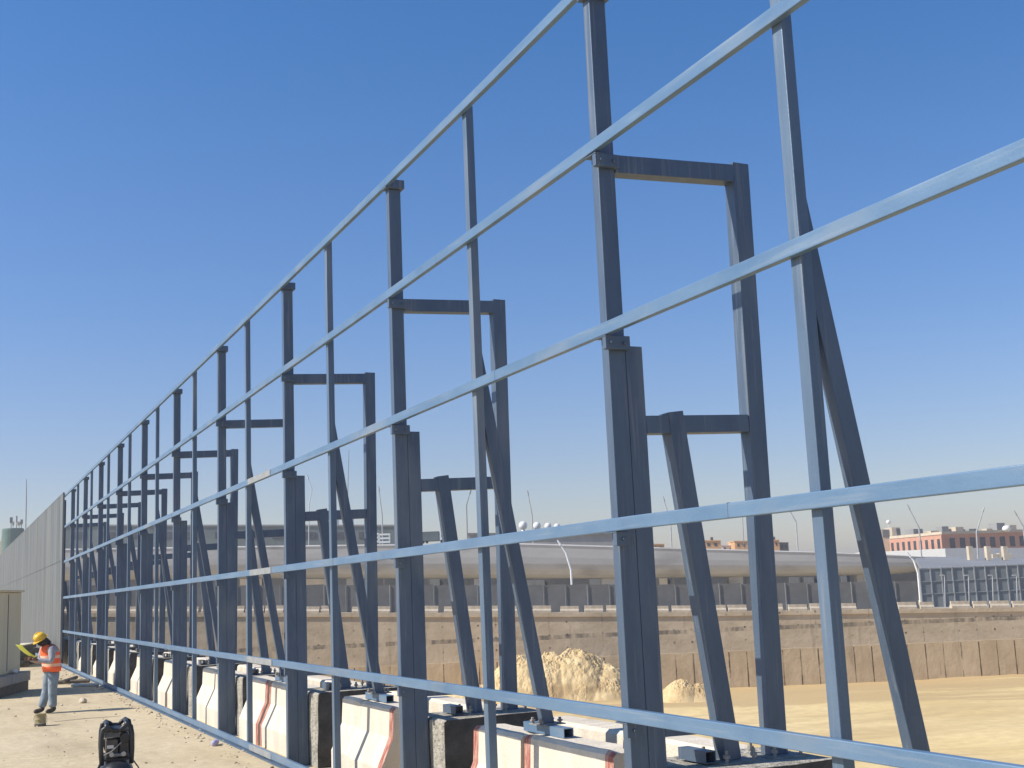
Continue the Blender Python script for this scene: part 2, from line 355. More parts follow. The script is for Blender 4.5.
# retaining wall at the far side
m = MB(); uvl = m.bm.loops.layers.uv.new('UVMap')
us = list(range(20, 1500, 20)); prev = None; dn = FH*-1
s_list = []
for u in us:
    p = at(u, wall_top(u), DW); s = (p-CAM).dot(LH)
    s_list.append((s, p.z))
s_list = [q for q in s_list if (FH*DW+LH*q[0]).x > EDGE-1]
def wquad(s0, s1, zs, dep0, dep1, bat=0):
    vs = [m.bm.verts.new(q) for q in (W(s0, dep0, zs[0]), W(s1, dep0, zs[1]), W(s1, dep1, zs[2]), W(s0, dep1, zs[3]))]
    f = m.face(vs)
    for l, (uu, vv) in zip(f.loops, ((s0, zs[0]-PZ), (s1, zs[1]-PZ), (s1, zs[2]-PZ), (s0, zs[3]-PZ))): l[uvl].uv = (uu, vv)
for (s0, z0), (s1, z1) in zip(s_list, s_list[1:]):
    k0, k1 = z0-3.3, z1-3.3
    h = (z0-PZ)
    zl = PZ+3.0
    wquad(s0, s1, (PZ-.5, PZ-.5, zl, zl), DW-.03, DW-.03)       # lower lift
    wquad(s0, s1, (zl, zl, zl+.01, zl+.01), DW-.03, DW)          # ledge
    wquad(s0, s1, (zl+.01, zl+.01, z1-.42, z0-.42) if False else (zl+.01, zl+.01, z1-.35, z0-.35), DW, DW)
    wquad(s0, s1, (z0-.35, z1-.35, z1-.35, z0-.35), DW, DW-.12)
    wquad(s0, s1, (z0-.35, z1-.35, z1, z0), DW-.12, DW-.12)      # capping beam
    wquad(s0, s1, (z0, z1, z1, z0), DW-.12, DW+1.2)
wl = m.build('retaining_wall', MT['wall'])
tag(wl, 'long stained concrete retaining wall with tie holes along the far side of the pit', 'wall')
# sloping road behind that wall
m = MB()
for (s0, z0), (s1, z1) in zip(s_list, s_list[1:]):
    m.hexa([W(s0, DW+1.2, -2), W(s1, DW+1.2, -2), W(s1, DW+30, -2), W(s0, DW+30, -2), W(s0, DW+1.2, z0-.01), W(s1, DW+1.2, z1-.01), W(s1, DW+30, z1-.01), W(s0, DW+30, z0-.01)])
tag(m.build('road', MT['plinth']), kind='structure')
def ztop(s):
    for (a0, z0), (a1, z1) in zip(s_list, s_list[1:]):
        if s <= a1: return z0+(z1-z0)*(s-a0)/(a1-a0)
    return s_list[-1][1]

# sand heaps
def heap(name, u0, u1, vb, peaks, label, seed, dthick):
    dep = (CAM.z-PZ)*FPX/(vb-(590-.0)) if False else None
    P = at((u0+u1)/2, vb, 1); d = ray((u0+u1)/2, vb); t = (PZ-CAM.z)/d.z; P = CAM+d*t
    dep = P.dot(FH)
    sa, sb = lat(u0, dep), lat(u1, dep)
    pk = [(lat(u, dep), (at(u, v, dep).z-PZ), w) for u, v, w in peaks]
    m = MB(); nx, ny = 300, 130; grid = []
    for i in range(nx+1):
        s = sa+(sb-sa)*i/nx; row = []
        for j in range(ny+1):
            q = -dthick+2*dthick*j/ny
            z = 0
            for ps, ph, w in pk:
                r = math.hypot((s-ps)/(w), q/dthick*1.05)
                z = max(z, ph*max(0, 1-r**1.75))
            n = noise.noise(Vector((s*.9, q*.9, seed)))*.22+noise.noise(Vector((s*2.6, q*2.6, seed+3)))*.12+(.25+1.5*max(0, noise.noise(Vector((s*.8, q*.8, seed+8)))+.15))*(noise.noise(Vector((s*6, q*6, seed+5)))*.11+noise.noise(Vector((s*13, q*13, seed+5)))*.07)
            z = z*(1+.25*n)+n*.5*min(1, z/.8)
            row.append(m.bm.verts.new(W(s, dep+dthick*.8+q, PZ-.08+z if z > .01 else PZ-.25)))
        grid.append(row)
    for r0, r1 in zip(grid, grid[1:]):
        for k in range(ny): m.face([r0[k], r1[k], r1[k+1], r0[k+1]])
    o = m.build(name, MT['sandpile']); tag(o, label, 'sand heap'); return o
heap('sand_heap', 415, 665, 704, [(572, 651, 5.0), (548, 654, 4.8), (522, 657, 4.6), (597, 663, 3.9), (470, 689, 4.2)], 'large lumpy heap of yellow sand in the pit, in front of the far wall', 1, 4.6)
heap('sand_heap', 645, 735, 702, [(678, 680, 2.0), (694, 685, 2.2)], 'small low heap of sand in the pit, right of the large heap', 9, 2.2)

# ------------------------------------------------------------------ steel fence
D0 = 4.0927; LB = 4.5003; S0 = 7.2686; IO = .523
RH = [6.516, 5.301, 3.974, 2.619, 1.366, .122]; RT_ = .088
YEND = 49.9
fence = empty('steel_fence', (D0, S0, 0))
tag(fence, 'tall blue-grey unclad steel fence frame of rails, columns and braces crossing the whole photo', 'fence')
inv = Vector(fence.location)
def fpart(mb, name, mat, parent, bevel=0):
    bmesh.ops.translate(mb.bm, verts=mb.bm.verts, vec=-inv); o = mb.build(name, mat, None, bevel); o.parent = parent; return o
def lerp_tab(tab, y):
    if y <= tab[0][0]: return tab[0][1]
    for (a, va), (b, vb) in zip(tab, tab[1:]):
        if y <= b: return va+(vb-va)*(y-a)/(b-a)
    return tab[-1][1]
ADJ = [[(7, .034), (9, .012), (13, 0)], [(5, .022), (9, .006), (12, 0)], [(3.4, -.008), (6, 0)], [(3.4, -.017), (7, 0)], [(4, -.012), (7, 0)], [(0, 0), (1, 0)]]
nodes = [-3, 0, 2, 3.4, 5, 7, 9, 11, 13, 17, 22, 28, 35, 42, YEND-.02]
for ri, h in enumerate(RH):
    mb = MB(); rs = []
    for y in nodes:
        z = h+lerp_tab(ADJ[ri], y)+.006*noise.noise(Vector((ri*3.1, y*.21, 0)))
        x = D0+.004*noise.noise(Vector((ri*5.1, y*.25, 9)))
        rs.append([(x, y, z-RT_), (x, y, z), (x+.048, y, z), (x+.048, y, z-RT_)])
    mb.ring_loft(rs)
    rl = fpart(mb, 'rail', MT['rail'], fence, .006)
    # splice sleeves and weld seams
    spl = {2: [(16.9, 18.3)], 3: [(16.9, 18.2)], 4: [(16.9, 18.4)], 5: [(17.0, 18.3)]}.get(ri, [])
    for (a_, b_) in spl:
        q = MB(); z = h
        q.box(D0-.006, D0-.001, a_, b_, z-RT_+.002, z-.002)
        fpart(q, 'splice_plate', MT['splice'], rl)
    seam_y = {3: [5.9, 13.9, 25.2], 1: [10.35, 23.1], 0: [13.2], 2: [9.1, 25.2]}.get(ri, [11.6, 25.2])
    for yy in seam_y:
        q = MB(); z = h+lerp_tab(ADJ[ri], yy); q.box(D0-.0015, D0+.02, yy-.003, yy+.003, z-RT_-.0015, z+.0015)
        fpart(q, 'weld_seam', MT['mid'], rl)
# ground angle under the lowest rail
mb = MB(); mb.box(D0-.05, D0+.03, -3, YEND, .004, .012); mb.box(D0+.02, D0+.03, -3, YEND, .016, .03)
fpart(mb, 'base_angle', MT['mid'], fence)

def isec(mb, A, B, side, w, dpt, *k):
    """closed section: dpt along side, w across"""
    a, c = dpt/2, w/2
    mb.sec([(-a, -c), (a, -c), (a, c), (-a, c)], A, B, side)
def rhs(mb, A, B, side, ws, wn):
    mb.sec([(-ws/2, -wn/2), (ws/2, -wn/2), (ws/2, wn/2), (-ws/2, wn/2)], A, B, side)
HF = .12
def bracket(y, ri, parent, big=True):
    q = MB(); z = RH[ri]-RT_
    q.box(D0+.004, D0+(.20 if big else .10), y-.05, y-.001, z-.10, z-.004)
    q.box(D0-.0, D0+.05, y-.055, y+.10, z-.012, z-.002)
    for bx in ((.05, .15) if big else (.06,)): q.tube([(D0+bx, y-.049, z-.055), (D0+bx, y-.066, z-.055)], .014, 6)
    return fpart(q, 'rail_bracket', MT['steel'], parent, .004)
def bolts(mb, cx, cy_, z, dx, dy, h=.07, r=.013):
    for sx_ in (-1, 1):
        for s2 in (-1, 1):
            mb.tube([(cx+sx_*dx, cy_+s2*dy, z), (cx+sx_*dx, cy_+s2*dy, z+h)], r, 6)
            mb.tube([(cx+sx_*dx, cy_+s2*dy, z+h*.35), (cx+sx_*dx, cy_+s2*dy, z+h*.62)], r*1.9, 6)
BT = .945
def main_frame(i):
    y = S0+i*LB; yc = y+HF/2
    jx = random.uniform(-.006, .006)
    mb = MB(); rhs(mb, (D0+.118, yc-.012, .012), (D0+.118, yc-.012, RH[0]-.1), (1, 0, 0), .135, .096)
    c = fpart(mb, 'column', MT['steel'], fence, .006)
    mb = MB(); mb.box(D0+.004, D0+.215, y-.045, y+.10, RH[0]-.098, RH[0]-.002)
    fpart(mb, 'column_cap', MT['steel'], c, .004)
    mb = MB(); mb.box(D0+.05, D0+.43, y-.10, y+.19, 0, .012); bolts(mb, D0+.24, y+.045, .012, .15, .11, .05)
    fpart(mb, 'base_plate', MT['steel'], c)
    for ri in (1, 2): bracket(y, ri, c)
    for ri in (3, 4): bracket(y, ri, c, False)
    # doubled inner column
    x2 = D0+.255
    mb = MB(); isec(mb, (x2, yc, .012), (x2, yc, 3.822), (1, 0, 0), HF, .135)
    fpart(mb, 'inner_column', MT['steel'], c, .003)
    # top beam to the rear column
    mb = MB(); isec(mb, (D0+.19, yc, 5.16), (D0+1.224, yc, 5.203), (0, 0, 1), HF, .133)
    fpart(mb, 'top_beam', MT['steel'], c, .003)
    mb = MB(); isec(mb, (D0+1.24, yc, BT+.012), (D0+1.29, yc, 5.288), (1, 0, 0), HF, .145)
    fpart(mb, 'rear_column', MT['steel'], c, .003)
    mb = MB(); isec(mb, (D0+.324, yc, 3.268), (D0+1.19, yc, 3.295), (0, 0, 1), HF, .125)
    fpart(mb, 'middle_beam', MT['steel'], c, .003)
    # raking brace from the middle beam down to the barrier
    mb = MB(); isec(mb, (D0+.565, yc, 3.365), (D0+.855, yc, BT+.012), (1, 0, 0), HF+.01, .125)
    fpart(mb, 'brace', MT['steel'], c, .003)
    mb = MB(); isec(mb, (D0+.324, yc, 1.185), (D0+.78, yc, 1.178), (0, 0, 1), HF, .06)
    fpart(mb, 'bottom_beam', MT['steel'], c, .003)
    # feet on the barriers
    for px in (D0+.855, D0+1.25):
        mb = MB(); mb.box(px-.15, px+.15, y-.11, y+.23, BT, BT+.012); bolts(mb, px, yc, BT+.012, .11, .14, .08)
        fpart(mb, 'foot_plate', MT['dullplate'], c)
    # open square tube stub lying beside the feet
    mb = MB(); z0 = BT+.014
    xa, xb = D0+.60, D0+.685; ya, yb = y-.04, y+.30
    for b_ in ((xa, xb, ya, yb, z0, z0+.006), (xa, xb, ya, yb, z0+.074, z0+.08), (xa, xa+.006, ya, yb, z0+.0065, z0+.0735), (xb-.006, xb, ya, yb, z0+.0065, z0+.0735)): mb.box(*b_)
    fpart(mb, 'base_tube', MT['steel'], c)
    return c
def mid_post(i):
    y = S0+(i+IO)*LB
    mb = MB(); rhs(mb, (D0+.087, y+.045, .012), (D0+.087, y+.045, RH[0]-.004), (1, 0, 0), .074, .09)
    c = fpart(mb, 'intermediate_post', MT['mid'], fence, .005)
    mb = MB(); mb.box(D0+.03, D0+.17, y-.05, y+.14, 0, .012); fpart(mb, 'base_plate', MT['steel'], c)
    mb = MB(); A = Vector((D0+.062, y+.047, 4.28)); B = Vector((D0+.612, y+.047, BT+.085))
    dxz = -.169; pts = [(.06, 3.966), (.06, 4.617), (B.x-D0+.055, B.z), (B.x-D0-.055, B.z)]
    mb.ring_loft([[(D0+px, yy, pz) for px, pz in pts] for yy in (y+.006, y+.088)]); fpart(mb, 'brace', MT['steel'], c, .003)
    mb = MB(); z0 = BT+.003; xa, xb = D0+.565, D0+.655; ya, yb = y-.36, y+.42
    for b_ in ((xa, xb, ya, yb, z0, z0+.006), (xa, xb, ya, yb, z0+.072, z0+.078), (xa, xa+.006, ya, yb, z0+.0065, z0+.0715), (xb-.006, xb, ya, yb, z0+.0065, z0+.0715)): mb.box(*b_)
    fpart(mb, 'base_tube', MT['rail'], c)
    mb = MB(); mb.box(D0+.5, D0+.74, y-.06, y+.16, z0+.079, z0+.088); bolts(mb, D0+.61, y+.05, z0+.088, .09, .08, .05); fpart(mb, 'foot_plate', MT['dullplate'], c)
for i in range(-1, 10): main_frame(i)
for i in range(-1, 9): mid_post(i)

# ------------------------------------------------------------------ clad stretch of fence, turning slightly left
ang = R(.15)
cf = empty('clad_fence', (D0-.035, YEND+.02, 0), ang)
tag(cf, 'grey ribbed metal clad stretch of the tall fence beyond the worker', 'fence')
def ribbed(z0, z1, dx, name):
    mb = MB(); y = 0; LEN = 110; prof = []
    while y < LEN:
        for a_, b_ in ((0, 0), (.07, 0), (.10, -.025), (.16, -.025), (.19, 0)):
            prof.append((b_+.004*noise.noise(Vector((y*.3, z0, 2))), y+a_))
        y += .25+.0*random.random()
    lo_ = [mb.bm.verts.new((dx+x, yy, z0)) for x, yy in prof]; hi_ = [mb.bm.verts.new((dx+x, yy, z1)) for x, yy in prof]
    for k in range(len(prof)-1): mb.face([lo_[k], lo_[k+1], hi_[k+1], hi_[k]])
    return mb.build(name, MT['clad'], cf)
ribbed(3.99, 6.56, 0, 'upper_cladding'); ribbed(.32, 4.02, .02, 'lower_cladding')
mb = MB(); mb.box(-.035, .03, -.02, .0, .30, 6.57); mb.build('end_trim', MT['clad'], cf)
mb = MB(); mb.box(-.03, .012, 0, 110, 6.561, 6.585); mb.build('top_trim', MT['clad'], cf)
for h in RH:
    mb = MB(); mb.box(.03, .078, .02, 110, h-RT_, h); mb.build('rail', MT['rail'], cf)
for k in range(24):
    mb = MB(); yy = 1.4+k*4.5; mb.box(.08, .21, yy, yy+.12, 0, 6.4); mb.build('column', MT['steel'], cf)
    mb = MB(); mb.sec([(-.06, -.05), (.06, -.05), (.06, .05), (-.06, .05)], (.6, yy+.06, 3.3), (.9, yy+.06, .95), (1, 0, 0)); mb.build('brace', MT['steel'], cf)

# ------------------------------------------------------------------ concrete barriers under the fence
XF = 4.56
def jersey_prof(xf, wide):
    return [(xf-.16, 0), (xf-.16, .30), (xf-.015, .62), (xf, BT-.03), (xf+.03, BT), (xf+wide-.03, BT), (xf+wide, BT-.03), (xf+wide+.015, .62), (xf+wide+.16, .30), (xf+wide+.16, 0)]
def jersey(y0, y1, xf, wide, red0, red1, seed, name='concrete_barrier'):
    mb = MB(); rings = []; ys = [y0]; k = max(3, int((y1-y0)/.22))
    cuts = [y0, y0+.13] + [y0+.13+(y1-y0-.26)*j/k for j in range(1, k)] + [y1-.13, y1]
    prof = jersey_prof(xf, wide); dz = random.uniform(-.012, .008); dxx = random.uniform(-.015, .012)
    for j, y in enumerate(cuts):
        e = .018 if j in (0, len(cuts)-1) else 0
        r = []
        for (x, z) in prof:
            q = noise.noise(Vector((x*5, y*4, z*5+seed)))*.006
            cx_ = xf+wide/2
            r.append((dxx+x+q+(cx_-x)*e*.8, y, (z+dz if z > .02 else 0)-(e*.6 if z > .9 else 0)+(q if z > .02 else 0)))
        rings.append(r)
    mb.mi = 0; mb.ring_loft(rings)
    mb.bm.faces.ensure_lookup_table()
    for f in mb.bm.faces:
        c = f.calc_center_median()
        if c.x < xf+.06:
            if red0 and c.y < y0+.12 and f.normal.y > -2: f.material_index = 1
            if red1 and c.y > y1-.12: f.material_index = 1
    return mb.build(name, [MT['conc'], MT['red']], None, 0, loc=(xf+wide/2, (y0+y1)/2, 0))
def block(y0, y1, seed):
    mb = MB(); rings = []
    n = 9
    for j in range(n+1):
        y = y0+(y1-y0)*j/n; r = []
        fx = XF-.125+(.02*max(0, 1-(y-y0)/.12))
        for (x, z) in [(fx, 0), (fx, .25), (fx, .5), (fx, .75), (fx+.01, BT-.02), (fx+.04, BT), (5.2, BT), (5.56, BT), (5.58, BT-.03), (5.58, .5), (5.58, 0)]:
            q = noise.noise(Vector((x*7+seed, y*7, z*7)))*.02
            r.append((x+(q if x < 5 else 0), y+q*.6, z+(q*.35 if z > .1 else 0)))
        rings.append(r)
    mb.ring_loft(rings)
    bmesh.ops.recalc_face_normals(mb.bm, faces=mb.bm.faces)
    for f in mb.bm.faces:
        if f.normal.y < -.8: f.material_index = 1  # near end faces take the darker tone
    return mb.build('anchor_block', [MT['rough'], MT['dark_end']], None, 0, loc=((XF+5.58)/2, (y0+y1)/2, 0))
seams = {0: (2.58, 3.64), 1: (2.68, 3.42), 2: (2.77, 4.1), 3: (2.55, 3.65), 4: (2.3, 3.6)}
reds = {0: (1, 1, 0, 1), 1: (1, 0, 0, 0), 2: (1, 1, 1, 0), 8: (0, 1, 0, 0)}
BL = []; BK = []; BR = []
for i in range(-1, 11):
    Y = S0+i*LB; s1, s2 = seams.get(i, (1.8, 3.6)); rd = reds.get(i, (0, 0, 0, 0))
    a0 = {0: 1.0, 1: 1.45, 2: .9}.get(i, .6)
    if i >= 0: BK.append(block(Y-.33, Y+.5, i))
    if i < 0: continue
    BL.append((jersey(Y+a0, Y+s1-.012, XF, .30, rd[0], rd[1], i*2.1), rd[0] or rd[1]))
    BL.append((jersey(Y+s1+.012, Y+s2, XF+(.012 if i % 2 else -.01), .30, rd[2], rd[3], i*2.1+9), rd[2] or rd[3]))
    BR.append(jersey(Y+.57, Y+3.7, 5.24, .32, 0, 0, i*3.3+30))
for k, (o, rd) in enumerate(BL):
    tag(o, ('off-white barrier with red painted end, ' if rd else 'plain off-white barrier, ')+nth(k)+' from the camera in the front row', 'barrier', 'concrete barriers in the front row behind the fence')
for k, o in enumerate(BK):
    tag(o, 'rough grey concrete anchor block between barriers, '+nth(k)+' such block from the camera', 'concrete block', 'rough concrete blocks between the barriers')
for k, o in enumerate(BR):
    tag(o, 'concrete barrier in the rear row behind the fence, '+nth(k)+' in that row from the camera', 'barrier', 'concrete barriers in the rear row')
# barriers below the clad stretch
k = 0
for j in range(10):
    y0 = YEND+6.6+j*3.4; xo = D0-.035-math.sin(ang)*(y0-YEND)
    o = jersey(y0, y0+3.0, xo+.5, .3, 0, 0, 70+j); 
    tag(o, 'shaded concrete barrier below the grey cladding, '+nth(j)+' from the worker', 'barrier', 'concrete barriers under the clad fence')

# lifting loop on a barrier near the camera
mb = MB(); c0 = Vector((XF+.17, 8.35, BT-.02))
mb.tube([c0+Vector((0, .05*math.cos(t)*1.0, .10*math.sin(t)+.02)) for t in [math.pi*k/10 for k in range(11)]], .008, 6)
mb.build('lifting_loop', MT['rust'], BL[0][0]); 
bpy.context.view_layer.update()
lo = [o for o in BL[0][0].children][0]; lo.matrix_parent_inverse = BL[0][0].matrix_world.inverted()

# ------------------------------------------------------------------ far barriers along the wall top
k = 0; s = s_list[0][0]+2
protos = []
def far_jersey(L_, rnd):
    mb = MB(); a = [(-.30, 0), (-.30, .2), (-.14, .35), (-.12, .62), (.12, .62), (.14, .35), (.30, .2), (.30, 0)]
    mb.ring_loft([[(x, 0, z) for z, x in []] or [(-L_/2, y, z) for y, z in a], [(L_/2, y, z) for y, z in a]])
    return mb
pr = [far_jersey(1.55, 0).build('roadside_barrier', MT['farconc']), far_jersey(1.15, 0).build('roadside_barrier', MT['farconc'])]
first = [True, True]; cands = []
while s < lat(1045, DW) and k < 88:
    w = random.choice([0, 0, 0, 1]); Lw = 1.55 if w == 0 else 1.15
    gap = random.choice([.12, .2, .3, .5, .8, 1.5]) 
    cands.append((s+Lw/2, w)); s += Lw+gap; k += 1
rz = math.atan2(LH.y, LH.x)
for j, (sc_, w) in enumerate(cands):
    o = pr[w] if first[w] else pr[w].copy()
    if not first[w]: col.objects.link(o)
    first[w] = False
    p = W(sc_, DW+.45+random.uniform(-.1, .1), ztop(sc_)-.02)
    slope = math.atan2(ztop(sc_+1)-ztop(sc_-1), 2)
    o.location = p; o.rotation_euler = (0, -slope, rz+random.uniform(-.03, .03)); o.scale.z = random.uniform(.85, 1.0)
    tag(o, 'small pale concrete barrier on top of the far pit wall, '+nth(j)+' from the left', 'barrier', 'pale barriers along the top of the far wall')

# grey hoarding behind them
hd = empty('grey_hoarding', W(0, DW+2.2, ztop(0)))
tag(hd, 'long low dark grey hoarding along the road above the far pit wall', 'fence')
s = s_list[0][0]+1; j = 0
hz = Vector(hd.location)
while s < lat(925, DW):
    w = 1.9; zt = ztop(s+w/2)-.02; mb = MB(); hgt = 2.35+random.uniform(-.03, .03)
    p = [W(s+.02, DW+2.2, zt), W(s+w-.02, DW+2.2, zt), W(s+w-.02, DW+2.26, zt), W(s+.02, DW+2.26, zt)]
    mb.hexa(p+[q+Vector((0, 0, hgt)) for q in p])
    bmesh.ops.translate(mb.bm, verts=mb.bm.verts, vec=-hz); mb.build('panel', MT['hoard'], hd)
    mb = MB(); c0 = W(s, DW+2.14, zt); mb.tube([c0, c0+Vector((0, 0, hgt+.04))], .035, 6)
    bmesh.ops.translate(mb.bm, verts=mb.bm.verts, vec=-hz); mb.build('post', MT['lattice'] if j % 3 else MT['frame'], hd)
    s += w; j += 1

# noise barrier with grid panels on the right
nb = empty('noise_barrier', W(lat(920, 112), 112, -1)); nz_ = Vector(nb.location)
tag(nb, 'dark grid panelled noise barrier standing at the right above the far wall', 'noise barrier')
s0_, s1_ = lat(921, 112), lat(1130, 112); n_ = 19; pw = (s1_-s0_)/n_
zt = at(921, 568.5, 112).z; zb = at(921, 606, 112).z-1.0
for j in range(n_):
    a_, b_ = s0_+j*pw, s0_+(j+1)*pw
    mb = MB()
    mb.hexa([W(a_+.05, 112, zb), W(b_-.05, 112, zb), W(b_-.05, 112.1, zb), W(a_+.05, 112.1, zb), W(a_+.05, 112, zt), W(b_-.05, 112, zt), W(b_-.05, 112.1, zt), W(a_+.05, 112.1, zt)])
    bmesh.ops.translate(mb.bm, verts=mb.bm.verts, vec=-nz_); mb.build('panel', MT['lattice'], nb)
    mb = MB()
    mb.hexa([W(a_-.05, 111.9, zb), W(a_+.045, 111.9, zb), W(a_+.045, 112.1, zb), W(a_-.05, 112.1, zb), W(a_-.05, 111.9, zt+.06), W(a_+.045, 111.9, zt+.06), W(a_+.045, 112.1, zt+.06), W(a_-.05, 112.1, zt+.06)])
    bmesh.ops.translate(mb.bm, verts=mb.bm.verts, vec=-nz_); mb.build('mullion', MT['frame'], nb)
for fz in (.0, .34, .67):
    mb = MB(); z = zt-.05-(zt-zb-1.0)*fz
    mb.hexa([W(s0_, 111.93, z-.04), W(s1_, 111.93, z-.04), W(s1_, 111.99, z-.04), W(s0_, 111.99, z-.04), W(s0_, 111.93, z+.04), W(s1_, 111.93, z+.04), W(s1_, 111.99, z+.04), W(s0_, 111.99, z+.04)])
    bmesh.ops.translate(mb.bm, verts=mb.bm.verts, vec=-nz_); mb.build('transom', MT['frame'], nb)

# ------------------------------------------------------------------ viaduct with curved belly
DV = 160
vd = empty('concrete_viaduct', W(0, DV, 0)); vz = Vector(vd.location)
tag(vd, 'long grey concrete viaduct with a curved belly beyond the hoarding', 'viaduct')
def vtop(u): return lerp_tab([(60, 549), (240, 546), (400, 544), (520, 543), (650, 547), (812, 551.5), (900, 555), (930, 557)], u)
def vbot(u): return lerp_tab([(60, 580), (240, 578), (600, 578.5), (812, 576), (905, 574), (930, 571)], u)
mb = MB(); rings = []
for u in [40, 120, 200, 280, 360, 440, 520, 600, 660, 720, 770, 812, 850, 880, 900, 915, 925]:
    T = at(u, vtop(u), DV); B = at(u, vbot(u), DV); s = (T-CAM).dot(LH); H = T.z-B.z
    prof = [(0, 1), (-.1, .96), (.0, .88), (.05, .6), (.15, .42), (.45, .27), (1.1, .12), (2.2, .03), (4, 0), (9, 0), (9, 1)]
    rings.append([W(s, DV+d_, B.z+H*f_) for d_, f_ in prof])
mb.ring_loft(rings); bmesh.ops.translate(mb.bm, verts=mb.bm.verts, vec=-vz)
mb.build('deck', MT['viad'], vd, smooth=False)
for u in range(90, 900, 130):
    B = at(u, vbot(u), DV); s = (B-CAM).dot(LH)
    mb = MB(); mb.hexa([W(s-.9, DV+3, -1.4), W(s+.9, DV+3, -1.4), W(s+.9, DV+5, -1.4), W(s-.9, DV+5, -1.4), W(s-.9, DV+3, B.z+.05), W(s+.9, DV+3, B.z+.05), W(s+.9, DV+5, B.z+.05), W(s-.9, DV+5, B.z+.05)])
    bmesh.ops.translate(mb.bm, verts=mb.bm.verts, vec=-vz); mb.build('pier', MT['viad'], vd)
# dark shopfront-like wall beneath
def slab(name, mat, u0, u1, v0, v1, dep, thick, label=None, cat=None, group=None, parent=None, base=None, win=None):
    A, B = at(u0, v0, dep), at(u1, v0, dep); C_, D_ = at(u0, v1, dep), at(u1, v1, dep)
    za = C_.z if base is None else base; zb_ = D_.z if base is None else base
    sa, sb = lat(u0, dep), lat(u1, dep)
    loc = W((sa+sb)/2, dep, min(za, zb_)) if not parent else None
    mb = MB(); mb.hexa([W(sa, dep, za), W(sb, dep, zb_), W(sb, dep+thick, zb_), W(sa, dep+thick, za), W(sa, dep, A.z), W(sb, dep, B.z), W(sb, dep+thick, B.z), W(sa, dep+thick, A.z)])
    if parent is None:
        o = mb.build(name, mat, None, loc=loc); tag(o, label, cat, group)
    else:
        bmesh.ops.translate(mb.bm, verts=mb.bm.verts, vec=-Vector(parent.location)); o = mb.build(name, mat, parent)
    return o
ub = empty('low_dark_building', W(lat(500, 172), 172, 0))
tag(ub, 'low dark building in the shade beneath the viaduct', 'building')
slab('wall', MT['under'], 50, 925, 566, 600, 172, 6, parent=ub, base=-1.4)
for (a_, b_, c_, d_) in [(240, 262, 578, 588), (300, 330, 579, 588), (430, 440, 579, 590), (520, 545, 580, 588), (590, 604, 579, 588), (660, 668, 578, 588), (790, 800, 577, 588), (805, 815, 577, 587), (842, 848, 574, 584), (858, 866, 578, 585)]:
    slab('window', MT['beige'] if (a_ % 3 == 0) else MT['frame'], a_, b_, c_, d_, 171.9, .08, parent=ub)

# long green-grey building behind, left and centre
bg = empty('green_grey_building', W(lat(230, 235), 235, 0))
tag(bg, 'long flat green-grey building rising behind the viaduct at the left', 'building')
slab('wall', MT['greenish'], 40, 398, 526, 600, 235, 20, parent=bg, base=-1.4)
slab('roof_edge', MT['greyroof'], 39, 399, 524.6, 526.2, 234.8, 20.4, parent=bg)
for j in range(11):
    u = 70+j*29; slab('window', MT['glass'], u, u+15, 532, 539, 234.9, .05, parent=bg)
gb = empty('grey_flat_building', W(lat(560, 240), 240, 0))
tag(gb, 'grey flat roofed building with white domes above the viaduct', 'building')
slab('wall', MT['greyroof'], 470, 616, 534.5, 600, 240, 25, parent=gb, base=-1.4)
slab('roof_edge', MT['hoard'], 469, 617, 532.8, 534.6, 239.6, 26, parent=gb)
for j, u in enumerate((523, 537, 548, 557)):
    p = at(u, 525.5+j*.4, 244); mb = MB(); r = .86-.07*j; mb.sphere(p, r, 14, 10); mb.tube([p+Vector((0, 0, -2.2)), p+Vector((0, 0, -r*.8))], .35, 8)
    o = mb.build('white_dome', MT['white'], None, 0, True, loc=p)
    tag(o, 'white ball shaped dome on the grey flat roof, '+nth(j)+' from the left', 'dome', 'white domes on the grey roof')
for j, (u, v) in enumerate(((322, 521), (336, 520), (351, 519))):
    p = at(u, v+2, 240); mb = MB(); mb.tube([p+Vector((0, 0, -1.4)), p+Vector((0, 0, .5))], .55, 10); mb.sphere(p+Vector((0, 0, .5)), .55, 10, 6)
    tag(mb.build('roof_tank', MT['white'], None, 0, loc=p), 'white water tank on the green-grey roof, '+nth(j)+' from the left', 'water tank', 'white tanks on the green-grey roof')

# parked lorry on the viaduct
lz = at(432, 543.5, 163)
lr = empty('parked_lorry', lz, rz); tag(lr, 'dark box lorry with pale cab on the viaduct', 'lorry')
mb = MB(); mb.box(-1.5, 1.0, -.9, .9, .3, 1.55); mb.build('cargo_box', MT['greenish'], lr, .04)
mb = MB(); mb.box(1.05, 1.75, -.85, .85, .3, 1.15); mb.build('cab', MT['white'], lr, .08)
mb = MB(); mb.box(1.30, 1.76, -.87, -.855, .75, 1.05); mb.build('side_window', MT['glass'], lr)
for x in (-1.1, -.6, 1.35):
    mb = MB(); mb.tube([(x, -.9, .2), (x, -.7, .2)], .2, 12); mb.build('wheel', MT['black'], lr)
